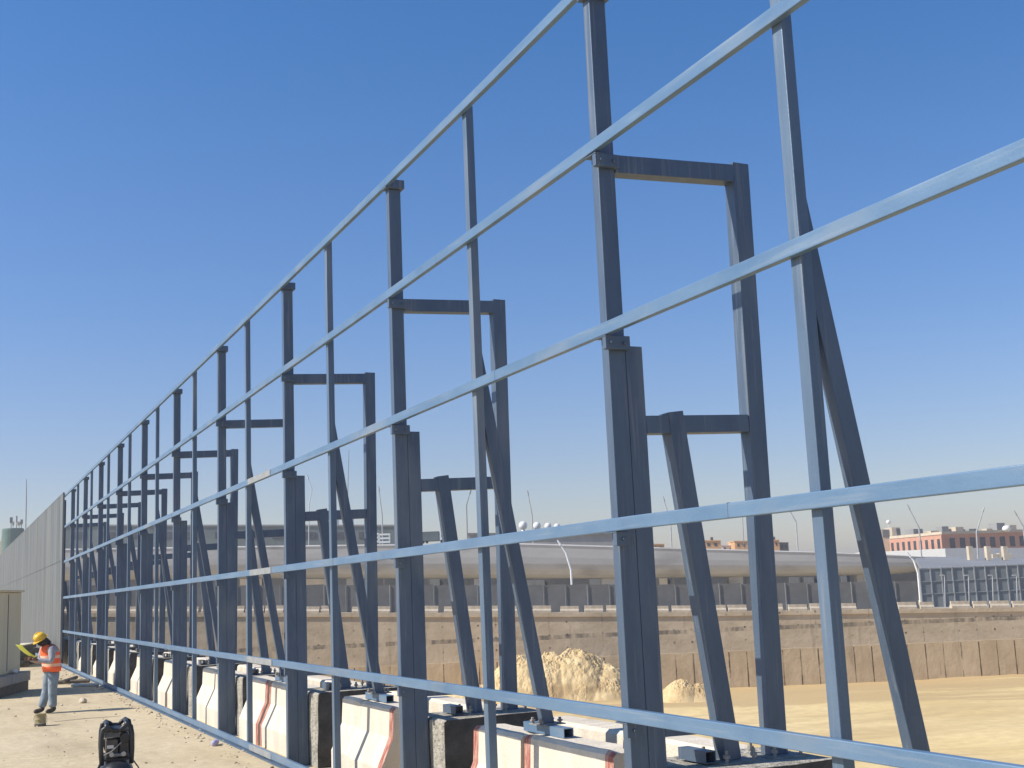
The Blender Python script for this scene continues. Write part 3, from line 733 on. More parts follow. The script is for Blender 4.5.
# construction clutter: white shipping crates stack left of it
for j, (u, v) in enumerate(((374, 541), (385, 541.5))):
    p = at(u, v, 162); mb = MB()
    for a_ in (-.65, .65):
        for b_ in (-.5, .5): mb.tube([(p.x+a_*LH.x+b_*FH.x, p.y+a_*LH.y+b_*FH.y, p.z-.3), (p.x+a_*LH.x+b_*FH.x, p.y+a_*LH.y+b_*FH.y, p.z+1.0)], .06, 6)
    q0 = W((p-CAM).dot(LH), 162, p.z)
    for zz in (-.2, .3, .8):
        mb.hexa([q0+LH*a_+FH*b_+Vector((0, 0, zz+c_)) for c_ in (0, .22) for a_, b_ in ((-.7, -.55), (.7, -.55), (.7, .55), (-.7, .55))])
    tag(mb.build('stacked_crate', MT['white'], None, 0, loc=p), ('left' if j == 0 else 'right')+' one of two white crate stacks on the viaduct', 'crates', 'white crate stacks on the viaduct')

# right hand buildings
bb = empty('red_brick_building', W(lat(960, 260), 260, 0))
tag(bb, 'long red brick building with rows of dark windows at the right horizon', 'building')
uc = 941
pA, pB, pC = at(889, 537, 262), at(uc, 534.5, 245), at(1110, 531, 262)
zb_ = -1.4; 
def prism(pts, z0, z1s, name, mat, parent):
    mb = MB(); lo_ = [mb.bm.verts.new((p.x, p.y, z0)) for p in pts]; hi_ = [mb.bm.verts.new((p.x, p.y, z)) for p, z in zip(pts, z1s)]
    n = len(pts)
    for k in range(n): mb.face([lo_[k], lo_[(k+1) % n], hi_[(k+1) % n], hi_[k]])
    mb.face(lo_[::-1]); mb.face(hi_)
    bmesh.ops.translate(mb.bm, verts=mb.bm.verts, vec=-Vector(parent.location)); return mb.build(name, mat, parent)
ztp = at(uc, 534.5, 245).z
bk = lambda p: Vector((p.x*1.16, p.y*1.16, p.z))
prism([pA, pB, pC, bk(pC), bk(pA)], zb_, [ztp]*5, 'wall', MT['brick'], bb)
prism([pA-FH*.4, pB-FH*.5, pC-FH*.4, bk(pC), bk(pA)], ztp+.003, [ztp+.55]*5, 'roof', MT['beige'], bb)
def wins(P, Q, n, z0, z1, frac, off):
    d = (Q-P)/n; nrm = Vector((d.y, -d.x, 0)).normalized()
    if nrm.dot(FH) > 0: nrm = -nrm
    for k in range(n):
        a_ = P+d*(k+.5-frac/2)+nrm*.06; b_ = P+d*(k+.5+frac/2)+nrm*.06
        mb = MB(); w = [Vector((a_.x, a_.y, z0)), Vector((b_.x, b_.y, z0)), Vector((b_.x, b_.y, z0))-nrm*.1, Vector((a_.x, a_.y, z0))-nrm*.1]
        mb.hexa(w+[q+Vector((0, 0, z1-z0)) for q in w])
        bmesh.ops.translate(mb.bm, verts=mb.bm.verts, vec=-Vector(bb.location)); mb.build('window', MT['glass'], bb)
ht = ztp-at(uc, 550, 245).z
wins(pA, pB, 9, ztp-ht*.92, ztp-ht*.28, .42, 0)
wins(pB+(pC-pB)*.03, pC, 17, ztp-ht*.92, ztp-ht*.25, .5, 0)
for j in range(8):
    u = 915+j*14+random.uniform(-3, 3); p = at(u, 532, 258); mb = MB(); w_ = random.uniform(.6, 1.3)
    mb.box(p.x-w_, p.x+w_, p.y-w_, p.y+w_, ztp+.56, ztp+.56+random.uniform(.6, 1.7))
    bmesh.ops.translate(mb.bm, verts=mb.bm.verts, vec=-Vector(bb.location)); mb.build('rooftop_unit', MT['beige' if j % 2 else 'greyroof'], bb)
p = at(1007, 533.5, 250); mb = MB(); mb.sphere((p.x, p.y, ztp+.75), .85, 14, 10, (1, 1, .8))
tag(mb.build('white_roof_dome', MT['white'], None, 0, True, loc=p), 'white dome on the roof of the red brick building', 'dome')
tw = empty('beige_stair_tower', W(lat(895, 275), 275, 0)); tag(tw, 'pale beige tower block with two heads beside the red brick building', 'building')
slab('tower', MT['beige'], 881, 895, 529, 600, 275, 8, parent=tw, base=-1.4)
slab('tower', MT['beige'], 897.5, 906, 527, 545, 279, 6, parent=tw, base=-1.4)
slab('louvre', MT['hoard'], 888, 894.6, 529.6, 537, 274.9, .1, parent=tw)
slab('louvre', MT['hoard'], 902, 905.6, 528, 536, 278.9, .1, parent=tw)
p = at(888.5, 522, 278); mb = MB(); mb.sphere(p, .5, 10, 8); mb.tube([p, at(888.5, 531, 278)], .06, 6)
tag(mb.build('roof_globe', MT['white'], None, 0, loc=p), 'tiny white globe on a thin mast above the beige tower', 'globe')
pw_ = empty('white_parapet_block', W(lat(950, 215), 215, 0)); tag(pw_, 'low white parapet building in front of the red brick building', 'building')
rp = []
for u, v in ((860, 552.5), (905, 550.5), (945, 548.5), (960, 548), (1000, 548), (1100, 547)): rp.append(at(u, v, 215+abs(u-945)*.05))
z0 = min(q.z for q in rp)
mb = MB(); n = len(rp)
f0 = [mb.bm.verts.new((q.x, q.y, -1.4)) for q in rp]; f1 = [mb.bm.verts.new(q) for q in rp]; b0 = [mb.bm.verts.new(Vector((q.x, q.y, -1.4))+FH*8) for q in rp]; b1 = [mb.bm.verts.new(q+FH*8) for q in rp]
for k in range(n-1):
    mb.face([f0[k], f0[k+1], f1[k+1], f1[k]]); mb.face([b0[k], b1[k], b1[k+1], b0[k+1]]); mb.face([f1[k], f1[k+1], b1[k+1], b1[k]])
mb.face([f0[0], f1[0], b1[0], b0[0]]); mb.face([f0[-1], b0[-1], b1[-1], f1[-1]])
bmesh.ops.translate(mb.bm, verts=mb.bm.verts, vec=-Vector(pw_.location)); mb.build('parapet', MT['white'], pw_)
for j, u in enumerate((975, 993, 1010)):
    slab('buttress', MT['beige'], u-2.2, u+2.2, 546, 560, 150, .8, parent=pw_)
# grey sloping roof behind the noise barrier
A = [at(915, 556.5, 170), at(1110, 559, 170), at(1110, 569, 116), at(921, 568, 116)]
rfE = empty('sloping_grey_roof', W(lat(970, 150), 150, 0)); tag(rfE, 'grey low sloping roof between the noise barrier and the white parapet', 'roof')
mb = MB(); mb.hexa([q-Vector((0, 0, .5)) for q in A]+A); bmesh.ops.translate(mb.bm, verts=mb.bm.verts, vec=-Vector(rfE.location)); mb.build('roof_sheet', MT['greyroof'], rfE)
mb = MB(); lo4 = [W(lat(925, 140), 140, -1.4), W(lat(1100, 140), 140, -1.4), W(lat(1100, 165), 165, -1.4), W(lat(925, 165), 165, -1.4)]
mb.hexa(lo4+[Vector((q.x, q.y, 2.0)) for q in lo4]); bmesh.ops.translate(mb.bm, verts=mb.bm.verts, vec=-Vector(rfE.location)); mb.build('wall', MT['under'], rfE)
pv = at(1001, 556.5, 165); mb = MB(); 
for a_ in range(3): mb.hexa([pv+LH*(x_+a_*.9)+FH*y_+Vector((0, 0, z_)) for z_ in (-.8, .35+.1*(a_ % 2)) for x_, y_ in ((-1.3, -.5), (-.45, -.5), (-.45, .5), (-1.3, .5))])
tag(mb.build('roof_plant', MT['beige'], None, 0.02, loc=pv), 'beige ventilation unit on the sloping grey roof at the right edge', 'vent unit')

# small orange and white houses on the horizon
for j, (u0, u1, v0, dep, mt, lb) in enumerate([(655, 667, 544.5, 250, 'orange', 'low orange house just right of the nearest doubled column'), (707, 724, 541, 250, 'orange', 'orange flat roofed house left of the leaning brace gap'), (738, 751, 541.5, 255, 'orange', 'orange house between the brace and the rear column'), (773, 783, 540.5, 255, 'orange', 'narrow orange house right of the rear column'), (783, 792, 543, 258, 'hoard', 'dark grey block joined to the right of the narrow orange house'), (724, 738, 545.5, 260, 'white', 'low white shed between two orange houses')]):
    e = empty('small_house', W(lat((u0+u1)/2, dep), dep, -1.4)); tag(e, lb+' on the horizon', 'house', 'small houses on the horizon')
    slab('wall', MT[mt], u0, u1, v0, 600, dep, 8, parent=e, base=-1.4)
    slab('parapet', MT[mt], u0-.4, u1+.4, v0-.9, v0-.02, dep-.2, 8.4, parent=e)
    for q in range(2):
        ua = u0+(u1-u0)*(.2+.42*q); slab('window', MT['glass'], ua, ua+(u1-u0)*.16, v0+2, v0+5, dep-.06, .05, parent=e)
    if j in (1, 3): slab('roof_box', MT['rust'], (u0+u1)/2-1, (u0+u1)/2+1.2, v0-4, v0-.95, dep+2, 1, parent=e)

# ------------------------------------------------------------------ lamp posts and masts
def pole(pts, dep, rad, mat, label, name='lamp_post', head=True):
    P = [at(u, v, dep) for u, v in pts]; P[0].z -= 6
    e = empty(name, P[0]); tag(e, label, 'lamp post', 'lamp posts along the road')
    mb = MB(); rad = rad*.72; mb.tube([q-P[0] for q in P], [rad]*(len(P)-1)+[rad*.6], 8); mb.build('shaft', MT[mat], e)
    if head:
        d = (P[-1]-P[-2]).normalized(); h0 = P[-1]-P[0]; mb = MB(); mb.tube([h0-d*.15, h0+d*.5], [.13, .08], 6); mb.build('lamp_head', MT[mat], e)
POLES = [
 ([(26, 527), (26.3, 500), (26.4, 479)], 180, .10, 'poledark', 'thin tall mast above the far end of the grey clad fence', False),
 ([(308, 530), (309, 505), (312, 489), (308, 478)], 175, .10, 'pole', 'thin lamp post rising just right of the third doubled column', True),
 ([(347, 545), (347.5, 500), (349, 450)], 170, .09, 'poledark', 'very tall thin mast behind the third frame', False),
 ([(383, 548), (382, 515), (379, 490)], 165, .13, 'polegrey', 'pale lamp post with leaning arm left of the second doubled column', True),
 ([(467, 540), (466.5, 505), (470, 493)], 165, .11, 'poledark', 'dark lamp post with short arm behind the second frame', True),
 ([(533, 545), (532, 515), (528, 494)], 165, .13, 'polegrey', 'pale lamp post beside the white domes', True),
 ([(671, 548), (670.5, 522), (664, 500)], 165, .13, 'polegrey', 'pale lamp post with slanted arm just right of the nearest doubled column', True),
 ([(743, 549), (742.5, 515)], 168, .09, 'poledark', 'thin dark mast behind the nearest rear column', False),
 ([(797, 550), (796, 522), (790, 511)], 165, .13, 'polegrey', 'pale lamp post with slanted arm just left of the nearest intermediate post', True),
 ([(859.5, 554), (859.5, 520)], 168, .09, 'poledark', 'thin dark mast left of the nearest raking brace', False),
 ([(921.5, 561), (919, 528), (909, 508)], 160, .13, 'polegrey', 'pale lamp post with slanted arm in front of the red brick building corner', True),
 ([(976.5, 558), (976.5, 532), (983, 511)], 160, .14, 'polegrey', 'grey lamp post with arm to the right, before the red brick building', True),
 ([(1028, 558), (1023, 526), (1016, 514)], 160, .13, 'polegrey', 'pale lamp post arm entering at the right edge of the photo', True),
 ([(572, 588), (571, 570), (566, 553), (560, 544)], 130, .16, 'white', 'stout white curved lamp post in front of the viaduct beside the big sand heap', True),
 ([(918.5, 586), (918, 573), (914, 561), (910, 556)], 130, .16, 'white', 'stout white curved lamp post at the left end of the noise barrier', True)]
for P_, dep, rd, mt, lb, hdq in POLES: pole(P_, dep, rd, mt, lb, 'lamp_post' if hdq else 'tall_mast', hdq)
for j, u in enumerate((945, 969, 993, 1017)):
    e = empty('bracket_post', at(u, 607, 110.5)); tag(e, 'white post with a short arm in front of the noise barrier, '+nth(j)+' from the left', 'post', 'white bracket posts at the noise barrier')
    P0 = Vector(e.location); a_, b_ = at(u-.5, 575.5, 110.5), at(u-5, 575.5, 110.5)
    mb = MB(); mb.tube([Vector((0, 0, -.6)), a_-P0], .055, 6); mb.build('shaft', MT['polegrey'], e)
    mb = MB(); mb.tube([a_-P0, b_-P0], .06, 6); mb.build('arm', MT['polegrey'], e)

# green tank and antennas beyond the clad fence
tk = empty('green_tank', at(10, 545, 230)); tag(tk, 'dark green round tank with antennas beyond the clad fence', 'tank')
T0 = Vector(tk.location); q = at(13, 530, 230)-T0; rT = (lat(24, 230)-lat(3, 230))/2
mb = MB(); mb.tube([(q.x, q.y, -1.6-T0.z), (q.x, q.y, q.z), (q.x, q.y, q.z+.25)], [rT, rT, rT*.96], 24); mb.build('tank', MT['green'], tk)
for j, (du, hh, ww) in enumerate(((-2, 2.4, .25), (0, 1.6, .18), (3.5, 2.6, .12), (6, 1.5, .3), (8.5, 1.9, .22))):
    p = at(13+du, 530, 230)-T0; mb = MB(); mb.tube([(p.x, p.y, q.z+.2), (p.x, p.y, q.z+hh)], .07, 6); mb.box(p.x-ww, p.x+ww, p.y-.15, p.y+.15, q.z+hh*.55, q.z+hh); mb.build('antenna', MT['beige' if j % 2 else 'poledark'], tk)
slab('far_shed', MT['beige'], -60, 5, 541, 600, 250, 10, 'low dull shed on the horizon at the far left edge', 'shed', base=-1.4)

# ------------------------------------------------------------------ beige cabinet on plinth
d_ = Vector((.29, .957, 0)).normalized(); n_ = Vector((-d_.y, d_.x, 0))   # n_ points left
cb = empty('site_cabinet', (1.95, 36.9, 0), math.atan2(d_.y, d_.x)-math.pi/2); tag(cb, 'large beige metal cabinet on a concrete plinth at the left edge', 'cabinet')
# local x = right of heading, y = heading ; body extends to -x and -y
mb = MB(); mb.box(-3.0, 0.0, -2.9, 0.0, .52, 2.66); mb.build('body', MT['cabinet'], cb, .03)
mb = MB(); mb.box(-3.06, .06, -2.96, .06, 2.663, 2.72); mb.build('lid', MT['cabinet'], cb, .01)
mb = MB(); mb.box(-3.2, .22, -3.1, .25, .262, .518); mb.build('upper_plinth', MT['plinth'], cb, .02)
mb = MB(); mb.box(-3.16, .18, -3.06, .21, 0, .26); mb.build('lower_plinth', MT['rust'], cb, .01)
for yy in (-1.4, -2.8):
    mb = MB(); mb.box(.001, .012, yy, yy+.03, .6, 2.6); mb.build('door_seam', MT['hoard'], cb)
mb = MB(); mb.sphere((.12, -1.0, .57), .08, 10, 7, (1, 1.6, .7)); o = mb.build('white_rag', MT['white'], None, 0, True)
o.location = (1.95, 36.9, 0); o.rotation_euler.z = cb.rotation_euler.z; tag(o, 'small white rag lying on the cabinet plinth', 'rag')

# ------------------------------------------------------------------ worker
MAN = Vector((2.13, 28.35, 0)); face = math.atan2(-.35, -1.0)     # forward axis towards image left
wk = empty('person', MAN, face)                                     # local +x forward, +y left
tag(wk, 'worker in orange hi-vis vest and yellow hard hat, head bowed, holding a lime sheet', 'person')
def skin_mesh(chains, sub=2):
    """chains: list of lists of (x,y,z,r); identical points share a vertex"""
    me = bpy.data.meshes.new('tmp'); vs = []; ix = {}; ed = []; rad = []
    for ch in chains:
        pv_ = None
        for x, y, z, r in ch:
            k = (round(x, 3), round(y, 3), round(z, 3))
            if k not in ix: ix[k] = len(vs); vs.append((x, y, z)); rad.append(r)
            if pv_ is not None and pv_ != ix[k]: ed.append((pv_, ix[k]))
            pv_ = ix[k]
    me.from_pydata(vs, ed, []); o = bpy.data.objects.new('tmp', me); col.objects.link(o)
    md = o.modifiers.new('skin', 'SKIN'); md.use_smooth_shade = True
    sv = me.skin_vertices[0].data
    for i, r in enumerate(rad): sv[i].radius = (r, r)
    sv[0].use_root = True
    o.modifiers.new('sub', 'SUBSURF').levels = sub; o.modifiers['sub'].render_levels = sub
    dg = bpy.context.evaluated_depsgraph_get(); dg.update()
    r = bpy.data.meshes.new_from_object(o.evaluated_get(dg)); bpy.data.objects.remove(o); bpy.data.meshes.remove(me); return r
def join_meshes(name, meshes, mat, parent):
    bm = bmesh.new()
    for me in meshes: bm.from_mesh(me); bpy.data.meshes.remove(me)
    me = bpy.data.meshes.new(name); 
    for f in bm.faces: f.smooth = True; f.material_index = 0
    bm.to_mesh(me); bm.free(); me.materials.append(mat)
    o = bpy.data.objects.new(name, me); col.objects.link(o); o.parent = parent; return o
ARM = {}
arms = []; fingers = []
for s_ in (1, -1):
    sh = (.08, s_*.19, 1.36); el = (.13, s_*.26, 1.07); wr = (.36, s_*.13, 1.13)
    pl = (.44, s_*.105, 1.155)
    ARM[s_] = (sh, el, wr, pl)
    arms.append([(.05, 0, 1.36, .08), (*sh, .06), (*el, .042), (*wr, .028), (.40, s_*.118, 1.143, .032), (*pl, .030)])
    for k in range(4):
        o_ = (k-1.5)*.02; ln = (.034, .04, .038, .03)[k]
        b0 = Vector((pl[0]-.01, pl[1], pl[2]+o_*.9)); 
        b1 = b0+Vector((ln, -s_*.006, .004)); b2 = b1+Vector((ln*.6, -s_*.022, .004)); b3 = b2+Vector((ln*.1, -s_*.024, 0))
        fingers.append([(*b0, .0095), (*b1, .009), (*b2, .0085), (*b3, .007)])
    t0 = Vector((pl[0]-.03, pl[1]-s_*.005, pl[2]+.025)); t1 = t0+Vector((.02, -s_*.03, .022)); t2 = t1+Vector((.028, -s_*.012, .004))
    fingers.append([(*t0, .011), (*t1, .010), (*t2, .008)])
LEGS = {1: [(0, .09, .90), (.03, .11, .50), (.02, .12, .09), (.17, .14, .045)], -1: [(0, -.09, .90), (.05, -.10, .50), (.14, -.11, .09), (.29, -.12, .045)]}
bodyc = [[(0, 0, .95, .14), (.0, 0, 1.1, .125), (.04, 0, 1.26, .14), (.05, 0, 1.36, .08), (.10, 0, 1.43, .055), (.14, 0, 1.48, .055), (.20, 0, 1.53, .085), (.22, 0, 1.575, .085)]] + arms
for s_ in (1, -1):
    a_, b_, c_, t_ = LEGS[s_]; bodyc.append([(0, 0, .95, .14), (*a_, .095), (*b_, .06), (*c_, .04), (*t_, .03)])
head_extra = MB()
# face: nose, ears, eyes, mouth on a bowed head (forward and down)
hc = Vector((.205, 0, 1.545)); fwd = Vector((.80, 0, -.60)); upv = Vector((.60, 0, .80))
def hp(f_, s__, u_): return hc+fwd*f_+Vector((0, s__, 0))+upv*u_
head_extra.tube([hp(.075, 0, .03), hp(.115, 0, -.012), hp(.085, 0, -.02)], [.012, .017, .012], 8)
for s_ in (1, -1):
    head_extra.sphere(hp(.08, s_*.032, .022), .012, 8, 6)
    head_extra.sphere(hp(.0, s_*.088, .0), .026, 8, 6, (.8, .4, 1.1))
head_extra.sphere(hp(.085, 0, -.05), .022, 10, 6, (.5, 1.1, .4))
hm = bpy.data.meshes.new('hx'); bmesh.ops.recalc_face_normals(head_extra.bm, faces=head_extra.bm.faces); head_extra.bm.to_mesh(hm); head_extra.bm.free()
join_meshes('body', [skin_mesh(bodyc)]+[skin_mesh([f_], 1) for f_ in fingers]+[hm], MT['skin'], wk)
# shirt
def grow(r): return r*1.0
sc_ = [[(.0, 0, .98, .175), (.02, 0, 1.12, .16), (.05, 0, 1.27, .175), (.07, 0, 1.37, .11), (.10, 0, 1.42, .075)]]
for s_ in (1, -1):
    sh, el, wr, pl = ARM[s_]; w2 = Vector(el).lerp(Vector(wr), .93)
    sc_.append([(.05, 0, 1.27, .175), (sh[0], sh[1], sh[2]-.02, .083), (*Vector(sh).lerp(Vector(el), .55), .072), (*el, .066), (*Vector(el).lerp(Vector(wr), .5), .056), (*w2, .046)])
join_meshes('shirt', [skin_mesh(sc_)], MT['shirt'], wk)
tr = [[(0, 0, .98, .165), (0, 0, .90, .16)]]
for s_ in (1, -1):
    a_, b_, c_, t_ = LEGS[s_]; c2 = Vector(b_).lerp(Vector(c_), .95)
    tr.append([(0, 0, .90, .16), (a_[0], a_[1]*1.05, .84, .115), (*Vector(a_).lerp(Vector(b_), .5), .105), (*b_, .088), (*Vector(b_).lerp(Vector(c_), .5), .082), (*c2, .078)])
join_meshes('trousers', [skin_mesh(tr)], MT['denim'], wk)
for s_ in (1, -1):
    c_, t_ = Vector(LEGS[s_][2]), Vector(LEGS[s_][3])
    join_meshes('boot', [skin_mesh([[(c_.x-.02, c_.y, .16, .055), (c_.x-.015, c_.y, .07, .06), (c_.x+.08, c_.y+s_*.01, .055, .052), (t_.x, t_.y, .045, .042)]], 2)], MT['boot'], wk)
# vest: open-sided shell
mb = MB(); prof = [(.86, .0, .155, .205), (.95, .005, .165, .212), (1.05, .015, .165, .208), (1.15, .03, .17, .205), (1.25, .045, .175, .205), (1.33, .06, .16, .19), (1.395, .075, .12, .165), (1.43, .085, .085, .11)]
rings = []
for z, cx_, rx, ry in prof:
    rings.append([(cx_+rx*math.cos(t)*(1+.03*math.sin(5*t+z*9)), ry*math.sin(t), z+.01*math.sin(3*t)) for t in [2*math.pi*k/28 for k in range(28)]])
mb.ring_loft(rings, cap=False)
vs_ = mb.build('vest', MT['vest'], wk, smooth=True); sm_ = vs_.modifiers.new('thick', 'SOLIDIFY'); sm_.thickness = .012
# scarf round neck and jaw
mb = MB(); rr = []
for f_, u_, r_ in ((-.02, -.15, .085), (.0, -.11, .10), (.015, -.06, .108), (.02, -.01, .104), (.012, .03, .098)):
    rr.append([hc+fwd*(f_+r_*math.cos(t)*1.02)+Vector((0, r_*.92*math.sin(t), 0))+upv*u_ for t in [2*math.pi*k/20 for k in range(20)]])
mb.ring_loft(rr, cap=True); mb.build('scarf', MT['scarf'], wk, smooth=True)
# hard hat
mb = MB(); rr = []
for a_, r_ in ((0, 1.0), (.25, .985), (.5, .93), (.72, .80), (.9, .58), (1.0, .25)):
    rr.append([hc+fwd*(.015+.125*r_*math.cos(t))+Vector((0, .112*r_*math.sin(t), 0))+upv*(.035+.125*a_) for t in [2*math.pi*k/24 for k in range(24)]])
mb.ring_loft(rr, cap=True)
br_ = []
for o_, q in ((1.0, .0), (1.02, -.004), (1.22, -.012), (1.22, -.018), (1.0, -.012)):
    br_.append([hc+fwd*(.015+.125*(o_+(.18*(max(0, math.cos(t)))**2 if o_ > 1.1 else 0))*math.cos(t))+Vector((0, .112*o_*math.sin(t), 0))+upv*(.035+q) for t in [2*math.pi*k/24 for k in range(24)]])
mb.ring_loft(br_, cap=False)
mb.tube([hp(.12*math.cos(t)+.015, 0, .04+.128*math.sin(t)) for t in [math.pi*k/12 for k in range(1, 12)]], .014, 6)
mb.build('hard_hat', MT['hat'], wk, smooth=True)
wk.scale = (1.12, 1.12, 1.0)
# lime sheet held in both hands
Cw = Matrix.Rotation(face, 4, 'Z'); 
e = empty('lime_sheet', MAN+(Cw@Vector((.47, .0, 1.19))), face); tag(e, 'folded lime yellow sheet held by the worker', 'sheet')
mb = MB(); rs = []
for j in range(9):
    x = -.07+.33*j/8; z = .27*(j/8)-.03*math.sin(j/8*math.pi)
    rs.append([(x, -.15, z), (x, -.05, z-.012), (x, .05, z-.012), (x, .15, z), (x, .15, z+.006), (x, .05, z-.006), (x, -.05, z-.006), (x, -.15, z+.006)])
mb.ring_loft(rs); mb.build('sheet', MT['sheet'], e, smooth=False)

# ------------------------------------------------------------------ things on the ground
# small round tin in front of the worker
cn = empty('tin_can', (1.72, 25.4, 0)); tag(cn, 'small olive tin can with dark base standing on the ground before the worker', 'can')
mb = MB(); pr_ = []
for z, r_ in ((.04, .098), (.045, .104), (.06, .1), (.12, .1), (.125, .103), (.13, .1), (.215, .1), (.22, .106), (.232, .106), (.233, .094), (.222, .09)):
    pr_.append([(r_*math.cos(t), r_*math.sin(t), z) for t in [2*math.pi*k/20 for k in range(20)]])
mb.ring_loft(pr_); mb.build('tin_body', MT['olive'], cn, smooth=True)
mb = MB(); mb.tube([(0, 0, 0), (0, 0, .04)], .106, 20); mb.build('base', MT['rust'], cn)
mb = MB(); mb.tube([(-.105, 0, .2), (-.12, 0, .12), (-.11, -.05, .07), (0, -.11, .05), (.11, -.05, .07), (.12, 0, .12), (.105, 0, .2)], .005, 6); mb.build('bail_handle', MT['bolt'], cn)
def shadow_patch(pts, wd, seed, label):  # flat dark strip painting a shadow cast by something out of view
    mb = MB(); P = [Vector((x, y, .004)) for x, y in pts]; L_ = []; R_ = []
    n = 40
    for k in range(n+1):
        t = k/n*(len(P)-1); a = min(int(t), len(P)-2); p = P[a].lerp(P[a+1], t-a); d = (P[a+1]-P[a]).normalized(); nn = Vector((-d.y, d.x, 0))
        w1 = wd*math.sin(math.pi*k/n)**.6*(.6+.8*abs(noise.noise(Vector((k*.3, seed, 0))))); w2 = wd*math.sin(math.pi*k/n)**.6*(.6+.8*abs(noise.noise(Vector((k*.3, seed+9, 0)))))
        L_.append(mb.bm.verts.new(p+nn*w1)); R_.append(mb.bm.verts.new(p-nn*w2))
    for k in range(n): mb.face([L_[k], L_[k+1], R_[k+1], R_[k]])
    tag(mb.build('painted_shadow', MT['shadow_patch']), label, 'shadow_patch')
shadow_patch([(2.0, 26.1), (2.6, 26.3), (3.3, 26.2)], .13, 1, 'thin dark grey painted shadow streak on the ground right of the tin can')
shadow_patch([(.95, 16.8), (1.5, 16.9), (2.1, 16.75), (2.9, 16.9)], .13, 5, 'long dark grey painted shadow streak on the ground behind the compressor')
def rock(name, loc, r, mat, label, cat, sc=(1, 1, .8), seed=1):
    mb = MB(); bmesh.ops.create_icosphere(mb.bm, subdivisions=3, radius=r)
    for v in mb.bm.verts:
        n_ = 1+.28*noise.noise(v.co*(1.6/r)+Vector((seed, 0, 0)))
        v.co = Vector((v.co.x*sc[0], v.co.y*sc[1], v.co.z*sc[2]))*n_
    o = mb.build(name, mat, None, 0, True); o.location = (loc[0], loc[1], r*sc[2]*.8); tag(o, label, cat); return o
rock('pale_stone', (2.98, 30.5), .085, MT['stone'], 'single pale round stone on the ground right of the worker', 'stone')
# white pipe offcut and dull tube by the fence foot beyond the worker
mb = MB(); mb.tube([(3.3, 36.9, .05), (3.95, 36.4, .05)], .045, 12); tag(mb.build('pipe_offcut', MT['pole'], None, 0, True), 'short pale pipe offcut lying by the fence foot right of the worker', 'pipe')
mb = MB(); mb.tube([(2.9, 38.6, .07), (3.9, 38.2, .07)], .06, 6); mb.tube([(3.2, 38.3, .1), (3.6, 38.7, .17)], .05, 6)
tag(mb.build('scrap_clamp', MT['rust']), 'dark scrap steel clamp lying behind the pale pipe offcut', 'scrap')
# crumpled bottle
bt = empty('crushed_bottle', (3.86, 19.6, .045), 1.2); tag(bt, 'crushed lilac plastic bottle on the ground at the fence foot', 'bottle')
mb = MB(); mb.tube([(-.16, 0, 0), (-.15, 0, 0), (-.05, .0, .004), (.03, 0, -.006), (.08, 0, 0), (.12, 0, 0), (.15, 0, 0)], [.02, .045, .042, .032, .043, .03, .016], 10); mb.build('bottle_body', MT['purple'], bt, smooth=True)
mb = MB(); mb.tube([(.15, 0, 0), (.175, 0, 0)], .018, 8); mb.build('cap', MT['white'], bt)
# steel stack under the cladding behind the worker
st = empty('steel_tube_stack', (2.6, 53.5, 0), 1.35); tag(st, 'stack of dark steel tubes on timbers behind the worker, below the cladding', 'steel stack')
for x in (-1.2, 1.2):
    mb = MB(); mb.box(x-.07, x+.07, -.75, .75, 0, .12); mb.build('bearer', MT['timber'], st)
for r_ in range(4):
    for k in range(6-r_ % 2):
        mb = MB(); y0 = -.62+k*.22+(r_ % 2)*.11; z0 = .123+r_*.17
        mb.box(-1.9+random.uniform(-.15, .15), 1.9+random.uniform(-.15, .15), y0, y0+.16, z0, z0+.15); mb.build('steel_tube', MT['rust'], st)
mb = MB(); mb.box(-1.7, 1.8, -.5, .5, .786, .83); mb.build('cover_board', MT['conc'], st)
# scattered stones and clods : nobody could count them
mb = MB()
for k in range(900):
    if k < 520: x = random.uniform(-3, 4.0); y = 9+42*random.random()**1.3
    else: x = 4.02+random.gauss(-.12, .16); y = 8+40*random.random()
    r = random.choice([.008, .01, .012, .016, .018, .028])*random.uniform(.7, 1.2)
    st_ = len(mb.bm.verts); res = bmesh.ops.create_icosphere(mb.bm, subdivisions=1, radius=r)
    for v in res['verts']:
        v.co = Vector((v.co.x*random.uniform(.8, 1.3), v.co.y*random.uniform(.8, 1.3), v.co.z*.7))+Vector((x, y, r*.4))
for k, f in enumerate(mb.bm.faces): f.material_index = 1 if (k//20) % 3 == 0 else 0
tag(mb.build('loose_stones', [MT['stone'], MT['clod']]), 'scattered small stones and clods on the sandy ground', 'gravel', None, 'stuff')

# air compressor in the foreground
cz = empty('air_compressor', (1.72, 14.1, 0), -.10); CZ0 = len(bpy.data.objects); tag(cz, 'black portable air compressor with round tank at the bottom edge of the photo', 'compressor')
mb = MB(); pr_ = []
ct = Vector((0, 0, .315))
for y, r_ in ((-.52, .02), (-.515, .09), (-.49, .145), (-.45, .178), (-.40, .19), (.40, .19), (.45, .178), (.49, .145), (.515, .09), (.52, .02)):
    pr_.append([(r_*math.cos(t), y, ct.z+r_*math.sin(t)) for t in [2*math.pi*k/32 for k in range(32)]])
mb.ring_loft(pr_); mb.build('tank', MT['black'], cz, smooth=True)
mb = MB(); mb.box(-.14, .14, -.30, .34, .505, .525); mb.build('mounting_plate', MT['black'], cz)
mb = MB(); mb.tube([(-.02, -.05, .63), (-.02, .34, .63)], .095, 16)
for k in range(7): mb.tube([(-.02, .0+k*.045, .63), (-.02, .012+k*.045, .63)], .108, 16)
mb.build('motor', MT['black'], cz)
